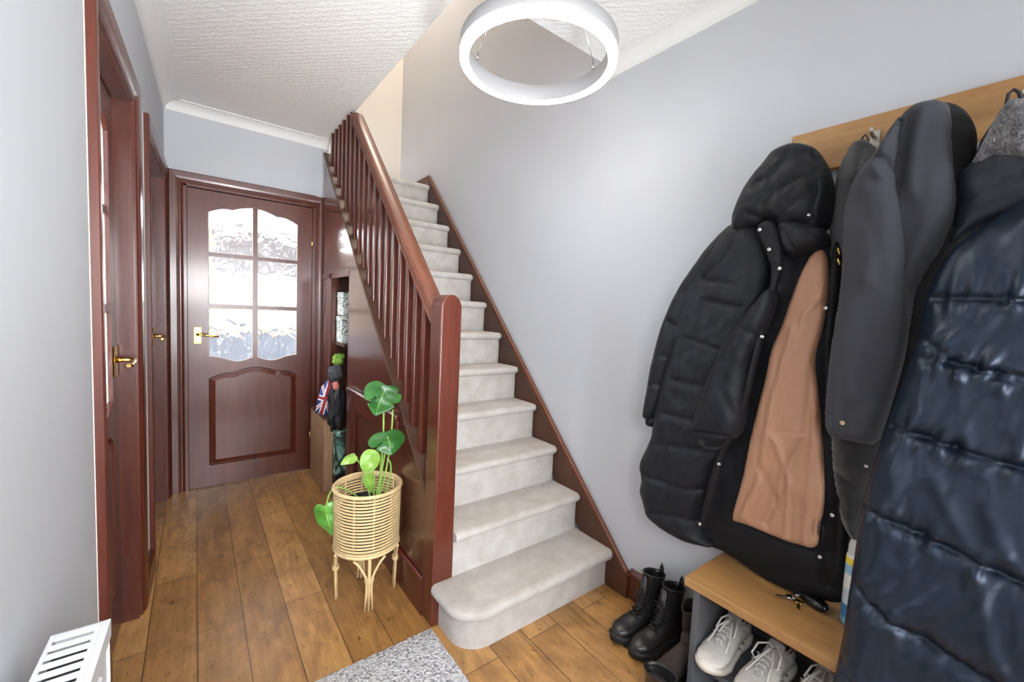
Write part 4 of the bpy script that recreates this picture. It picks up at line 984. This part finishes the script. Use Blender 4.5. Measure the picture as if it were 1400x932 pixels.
# near sleeve folded forward
cloth('sleeve', [(1058, 388), (1040, 405), (1022, 428), (1005, 450), (988, 475), (977, 500), (968, 522), (957, 552), (949, 578), (955, 588), (975, 592), (998, 600), (1012, 598), (1018, 578), (1022, 541), (1026, 504), (1034, 478), (1048, 450), (1058, 425), (1063, 400)], 1.375, M['puffer_black'], c1, .055, .055, .045, ridge=[(.003, 26, -30, 1.8)],
      seams=[([(1010, 448), (1030, 460), (1030, 500)], .010, .007, .005), ([(982, 490), (1003, 497), (1022, 520)], .004, .007, .004), ([(1040, 410), (1056, 425)], .007, .007, .004)], folds=[([(1045, 420), (1000, 500), (965, 570)], .006, .02), ([(1000, 480), (985, 530), (1005, 580)], -.006, .012)], nz=.005)
cloth('cuff', [(950, 586), (953, 600), (962, 611), (974, 618), (986, 617), (996, 608), (1002, 596), (992, 586), (970, 582)], 1.375, M['puffer_dark'], c1, .048, .034, .022, nz=.001, step=.005,
      seams=[([(962, 604), (976, 610), (990, 604)], .030, .007)])
# placket and snaps
cloth('placket', [(1031, 309), (1057, 297), (1064, 318), (1071, 342), (1071, 366), (1061, 398), (1050, 440), (1042, 470), (1034, 500), (1026, 540), (1010, 592), (1000, 605), (990, 622), (981, 663), (968, 712), (961, 724), (955, 718), (964, 682), (974, 640), (988, 600), (1010, 560), (1022, 505), (1034, 455), (1048, 410), (1056, 372), (1050, 350), (1040, 330)], 1.37, M['puffer_dark'], c1, .016, .02, .012, nz=.002, step=.006)
for a, b, X in ((1039, 314, 1.351), (1052, 341, 1.351), (1066, 367, 1.351), (1042, 460, 1.352), (983, 634, 1.352), (957, 716, 1.352), (1121, 761, 1.422), (1129, 421, 1.41), (1138, 704, 1.41)): snap(a, b, X, c1)
# collar and hood
cloth('collar', [(1064, 303), (1085, 299), (1110, 303), (1131, 315), (1136, 328), (1122, 341), (1098, 350), (1080, 354), (1068, 340)], 1.41, M['puffer_black'], c1, .055, .05, .035, seams=[([(1070, 315), (1082, 340), (1095, 350)], .008, .006), ([(1095, 305), (1120, 325)], .008, .008, .004)], nz=.004, step=.006)
cloth('hood', [(1005, 322), (1004, 300), (1012, 280), (1021, 262), (1030, 247), (1042, 232), (1052, 219), (1063, 207), (1080, 199), (1097, 196), (1114, 201), (1128, 217), (1138, 238), (1142, 262), (1141, 290), (1134, 312), (1118, 322), (1097, 314), (1078, 322), (1062, 312), (1032, 316), (1018, 326)], 1.435, M['puffer_black'], c1, .085, .07, .06, ridge=[(.004, 24, 40, 1.5)],
      seams=[([(1097, 199), (1112, 222), (1110, 262), (1104, 300)], .020, .006, .004), ([(1040, 300), (1042, 280), (1055, 262), (1085, 245), (1106, 236)], .014, .008, .005), ([(1020, 290), (1038, 298), (1062, 296), (1085, 276), (1104, 262)], .014, .008, .005), ([(1030, 250), (1050, 240), (1075, 212), (1095, 204)], .012, .008, .005), ([(1042, 232), (1062, 212), (1078, 205)], .006, .005)],
      folds=[([(1108, 215), (1118, 250), (1112, 290)], .012, .008), ([(1124, 225), (1130, 260), (1124, 300)], .008, .012)], nz=.006, step=.007)
snap(1106, 294, 1.356, c1, .004)
strip('drawcord', [(1119, 712), (1126, 722), (1125, 736), (1118, 730), (1119, 716)], 1.40, .0016, M['black'], c1)

# 2: washed black denim jacket on its own hook, mostly behind the others
c2 = coat_root('denim_jacket', 1181, 190, 1.52, 'faded black denim jacket squeezed between the parka and the charcoal jacket')
cloth('jacket_body', [(1181, 190), (1172, 192), (1160, 205), (1150, 225), (1142, 248), (1138, 275), (1135, 305), (1134, 340), (1130, 400), (1130, 470), (1130, 560), (1140, 610), (1200, 610), (1220, 500), (1230, 350), (1215, 240), (1200, 205), (1190, 195)], 1.475, M['denim_black'], c2, .045, .03, .035, ridge=[(.006, 22, 10, 2)],
      seams=[([(1181, 192), (1172, 230), (1160, 262)], .010, .006), ([(1190, 198), (1196, 220)], .006, .005), ([(1142, 330), (1152, 360), (1142, 420)], .012, .008), ([(1134, 430), (1150, 440)], .010, .006)], nz=.008, nscale=16)
strip('hanging_loop', [(1177, 200), (1179, 188), (1183, 184), (1187, 190), (1186, 202)], 1.480, .0028, M['denim_black'], c2)
cloth('inner_facing', [(1140, 325), (1152, 340), (1150, 380), (1146, 420), (1140, 450), (1136, 560), (1130, 560), (1128, 470), (1130, 420), (1134, 370)], 1.43, M['mesh_black'], c2, .02, .02, .02, nz=.004)
for a, b, in ((1147, 344), (1147, 358)):
    strip('brass_toggle', [(a-2, b-5), (a+2, b+4)], 1.405, .004, M['brass'], c2)

# 3: fleece below the charcoal jacket
c3 = coat_root('fleece_jacket', 1180, 600, 1.50, 'black fleece jacket whose lower half shows beneath the charcoal jacket')
cloth('fleece_body', [(1135, 560), (1230, 560), (1222, 610), (1200, 660), (1190, 720), (1180, 745), (1168, 740), (1150, 712), (1141, 660), (1137, 610)], 1.455, fabric('black_fleece', L(27, 27, 30), .95, .6, 300, .6, .4, 26), c3, .05, .04, .05, seams=[([(1145, 650), (1180, 680), (1190, 700)], .010, .008)], nz=.010, nscale=14)
snap(1184, 637, 1.400, c3, .0045)

# 4: charcoal canvas jacket
c4 = coat_root('canvas_jacket', 1290, 150, 1.50, 'charcoal grey canvas jacket draped from its hood beside the denim jacket')
cloth('jacket_back', [(1290, 138), (1313, 144), (1328, 160), (1337, 182), (1335, 215), (1330, 260), (1325, 320), (1300, 420), (1270, 520), (1240, 600), (1212, 606), (1172, 604), (1210, 400), (1225, 240), (1245, 165), (1265, 142)], 1.445, M['mesh_black'], c4, .06, .045, .06,
      folds=[([(1318, 160), (1320, 230), (1310, 300)], -.014, .015)], nz=.006)
cloth('jacket_front', [(1279, 138), (1296, 139), (1303, 160), (1304, 186), (1306, 235), (1308, 286), (1294, 334), (1276, 366), (1257, 401), (1250, 442), (1243, 480), (1226, 531), (1213, 572), (1205, 590), (1205, 300), (1212, 200), (1235, 157), (1256, 143)], 1.405, M['canvas'], c4, .060, .04, .042, ridge=[(.009, 13, -8, 5), (.003, 34, 6, 3)], smooth_it=1,
      folds=[([(1295, 150), (1296, 220), (1300, 290)], .006, .012), ([(1248, 160), (1236, 200), (1232, 250)], -.012, .008), ([(1262, 150), (1250, 200), (1246, 260)], .008, .012), ([(1270, 330), (1262, 370), (1250, 430)], -.006, .015)], nz=.004, nscale=7)
cloth('sleeve', [(1234, 158), (1217, 180), (1198, 210), (1180, 232), (1168, 250), (1159, 275), (1155, 300), (1153, 350), (1151, 395), (1141, 450), (1134, 505), (1129, 560), (1130, 584), (1137, 597), (1171, 604), (1201, 609), (1213, 573), (1226, 531), (1240, 480), (1244, 440), (1245, 399), (1242, 338), (1235, 286), (1228, 238), (1232, 200), (1238, 170)], 1.365, M['canvas'], c4, .058, .05, .036, ridge=[(.008, 12, -12, 5), (.003, 32, -4, 3)], smooth_it=1,
      seams=[([(1129, 566), (1150, 574), (1211, 580)], .003, .003), ([(1163, 262), (1182, 285), (1200, 330)], .002, .003)],
      folds=[([(1202, 212), (1212, 224), (1228, 238)], -.022, .006), ([(1205, 208), (1212, 190), (1226, 222)], .016, .007), ([(1190, 226), (1204, 240), (1222, 246)], .012, .007), ([(1226, 190), (1214, 215), (1222, 236)], -.010, .005), ([(1180, 240), (1192, 300), (1185, 380)], .006, .018), ([(1195, 350), (1170, 430), (1165, 540)], .007, .02), ([(1225, 380), (1215, 460), (1195, 540)], -.008, .02)], nz=.004, nscale=7, step=.007)
cloth('cuff_tab', [(1129, 564), (1137, 566), (1143, 572), (1143, 586), (1136, 590), (1130, 584)], 1.318, M['canvas'], c4, .010, .012, .006, nz=.0, step=.004)
snap(1152, 578, 1.3045, c4, .0060, newmat('antique_brass', L(200, 178, 140), .3, 1.0))

# 5: heather knit scarf on the right hook
c6 = coat_root('knit_scarf', 1392, 140, 1.47, 'fuzzy heather grey knitted scarf hanging over the navy puffer coat'); c6['category'] = 'scarf'
cloth('scarf_body', [(1378, 138), (1400, 136), (1440, 140), (1460, 220), (1420, 226), (1400, 223), (1382, 222), (1362, 224), (1341, 228), (1327, 228), (1336, 208), (1351, 180), (1358, 165), (1368, 152)], 1.40, M['heather'], c6, .06, .05, .045,
      folds=[([(1375, 150), (1362, 190), (1350, 222)], -.010, .012), ([(1395, 160), (1388, 215)], .008, .012)], nz=.008, nscale=30, step=.006)
strip('hanging_loop', [(1376, 142), (1379, 128), (1386, 122), (1393, 126), (1398, 138)], 1.455, .0035, M['navy_matte'], c6)

# 6: long navy satin puffer coat
c5 = coat_root('puffer_coat', 1390, 170, 1.46, 'long shiny navy blue puffer coat nearest the camera')
cloth('hood', [(1306, 236), (1327, 228), (1341, 190), (1362, 160), (1382, 145), (1440, 140), (1500, 200), (1500, 300), (1400, 300), (1342, 322), (1296, 345), (1284, 345), (1294, 334), (1308, 290)], 1.435, M['navy_matte'], c5, .07, .05, .06,
      seams=[([(1310, 275), (1345, 262), (1370, 250), (1400, 235)], .012, .008, .004), ([(1320, 240), (1350, 235)], .010, .008, .004), ([(1310, 300), (1340, 285), (1375, 270)], .008, .01, .004)], nz=.008)
navy = [(1400, 256), (1372, 276), (1341, 298), (1303, 323), (1286, 342), (1272, 370), (1262, 392), (1256, 412), (1251, 449), (1243, 482), (1232, 518), (1216, 564), (1203, 600), (1191, 644), (1180, 690), (1174, 740), (1168, 790), (1162, 850), (1151, 906), (1142, 932), (1136, 975), (1200, 1010), (1300, 1050), (1500, 1150), (1900, 1150), (1900, 300), (1500, 220)]
cloth('coat_body', navy, 1.295, M['navy'], c5, .075, .015, .075,
      seams=[([(1266, 404), (1310, 404), (1400, 409), (1500, 415)], .018, .010, .018),
             ([(1253, 462), (1298, 497), (1360, 510), (1400, 517), (1500, 540)], .013, .008, .026), ([(1256, 492), (1312, 500), (1400, 528), (1500, 556)], .010, .008, .022),
             ([(1211, 586), (1271, 603), (1333, 624), (1400, 643), (1500, 680)], .022, .010, .020),
             ([(1178, 696), (1261, 731), (1320, 757), (1400, 794), (1500, 850)], .022, .010, .018),
             ([(1167, 800), (1223, 844), (1292, 884), (1371, 930), (1440, 975)], .020, .012, .010),
             ([(1153, 897), (1180, 932), (1210, 970)], .014, .010)],
      folds=[([(1275, 650), (1302, 700), (1324, 744)], .006, .014), ([(1350, 655), (1356, 700), (1372, 745), (1400, 782)], .007, .013), ([(1342, 785), (1354, 870), (1386, 930)], .007, .013), ([(1310, 520), (1310, 560), (1320, 612)], .005, .010), ([(1372, 530), (1380, 570), (1396, 630)], .006, .012)],
      ridge=[(.0240, 8, 24, 6.0), (.0130, 18, 18, 6.0), (.0030, 46, 10, 3)],
      nz=.006, nscale=5, step=.0055, smooth_it=2, xs=[(1400, 260, 1.42), (1300, 330, 1.42), (1270, 420, 1.37), (1230, 560, 1.33), (1200, 700, 1.28), (1160, 900, 1.23), (1400, 500, 1.33), (1400, 700, 1.27), (1400, 900, 1.22), (1600, 500, 1.33), (1600, 900, 1.22)])
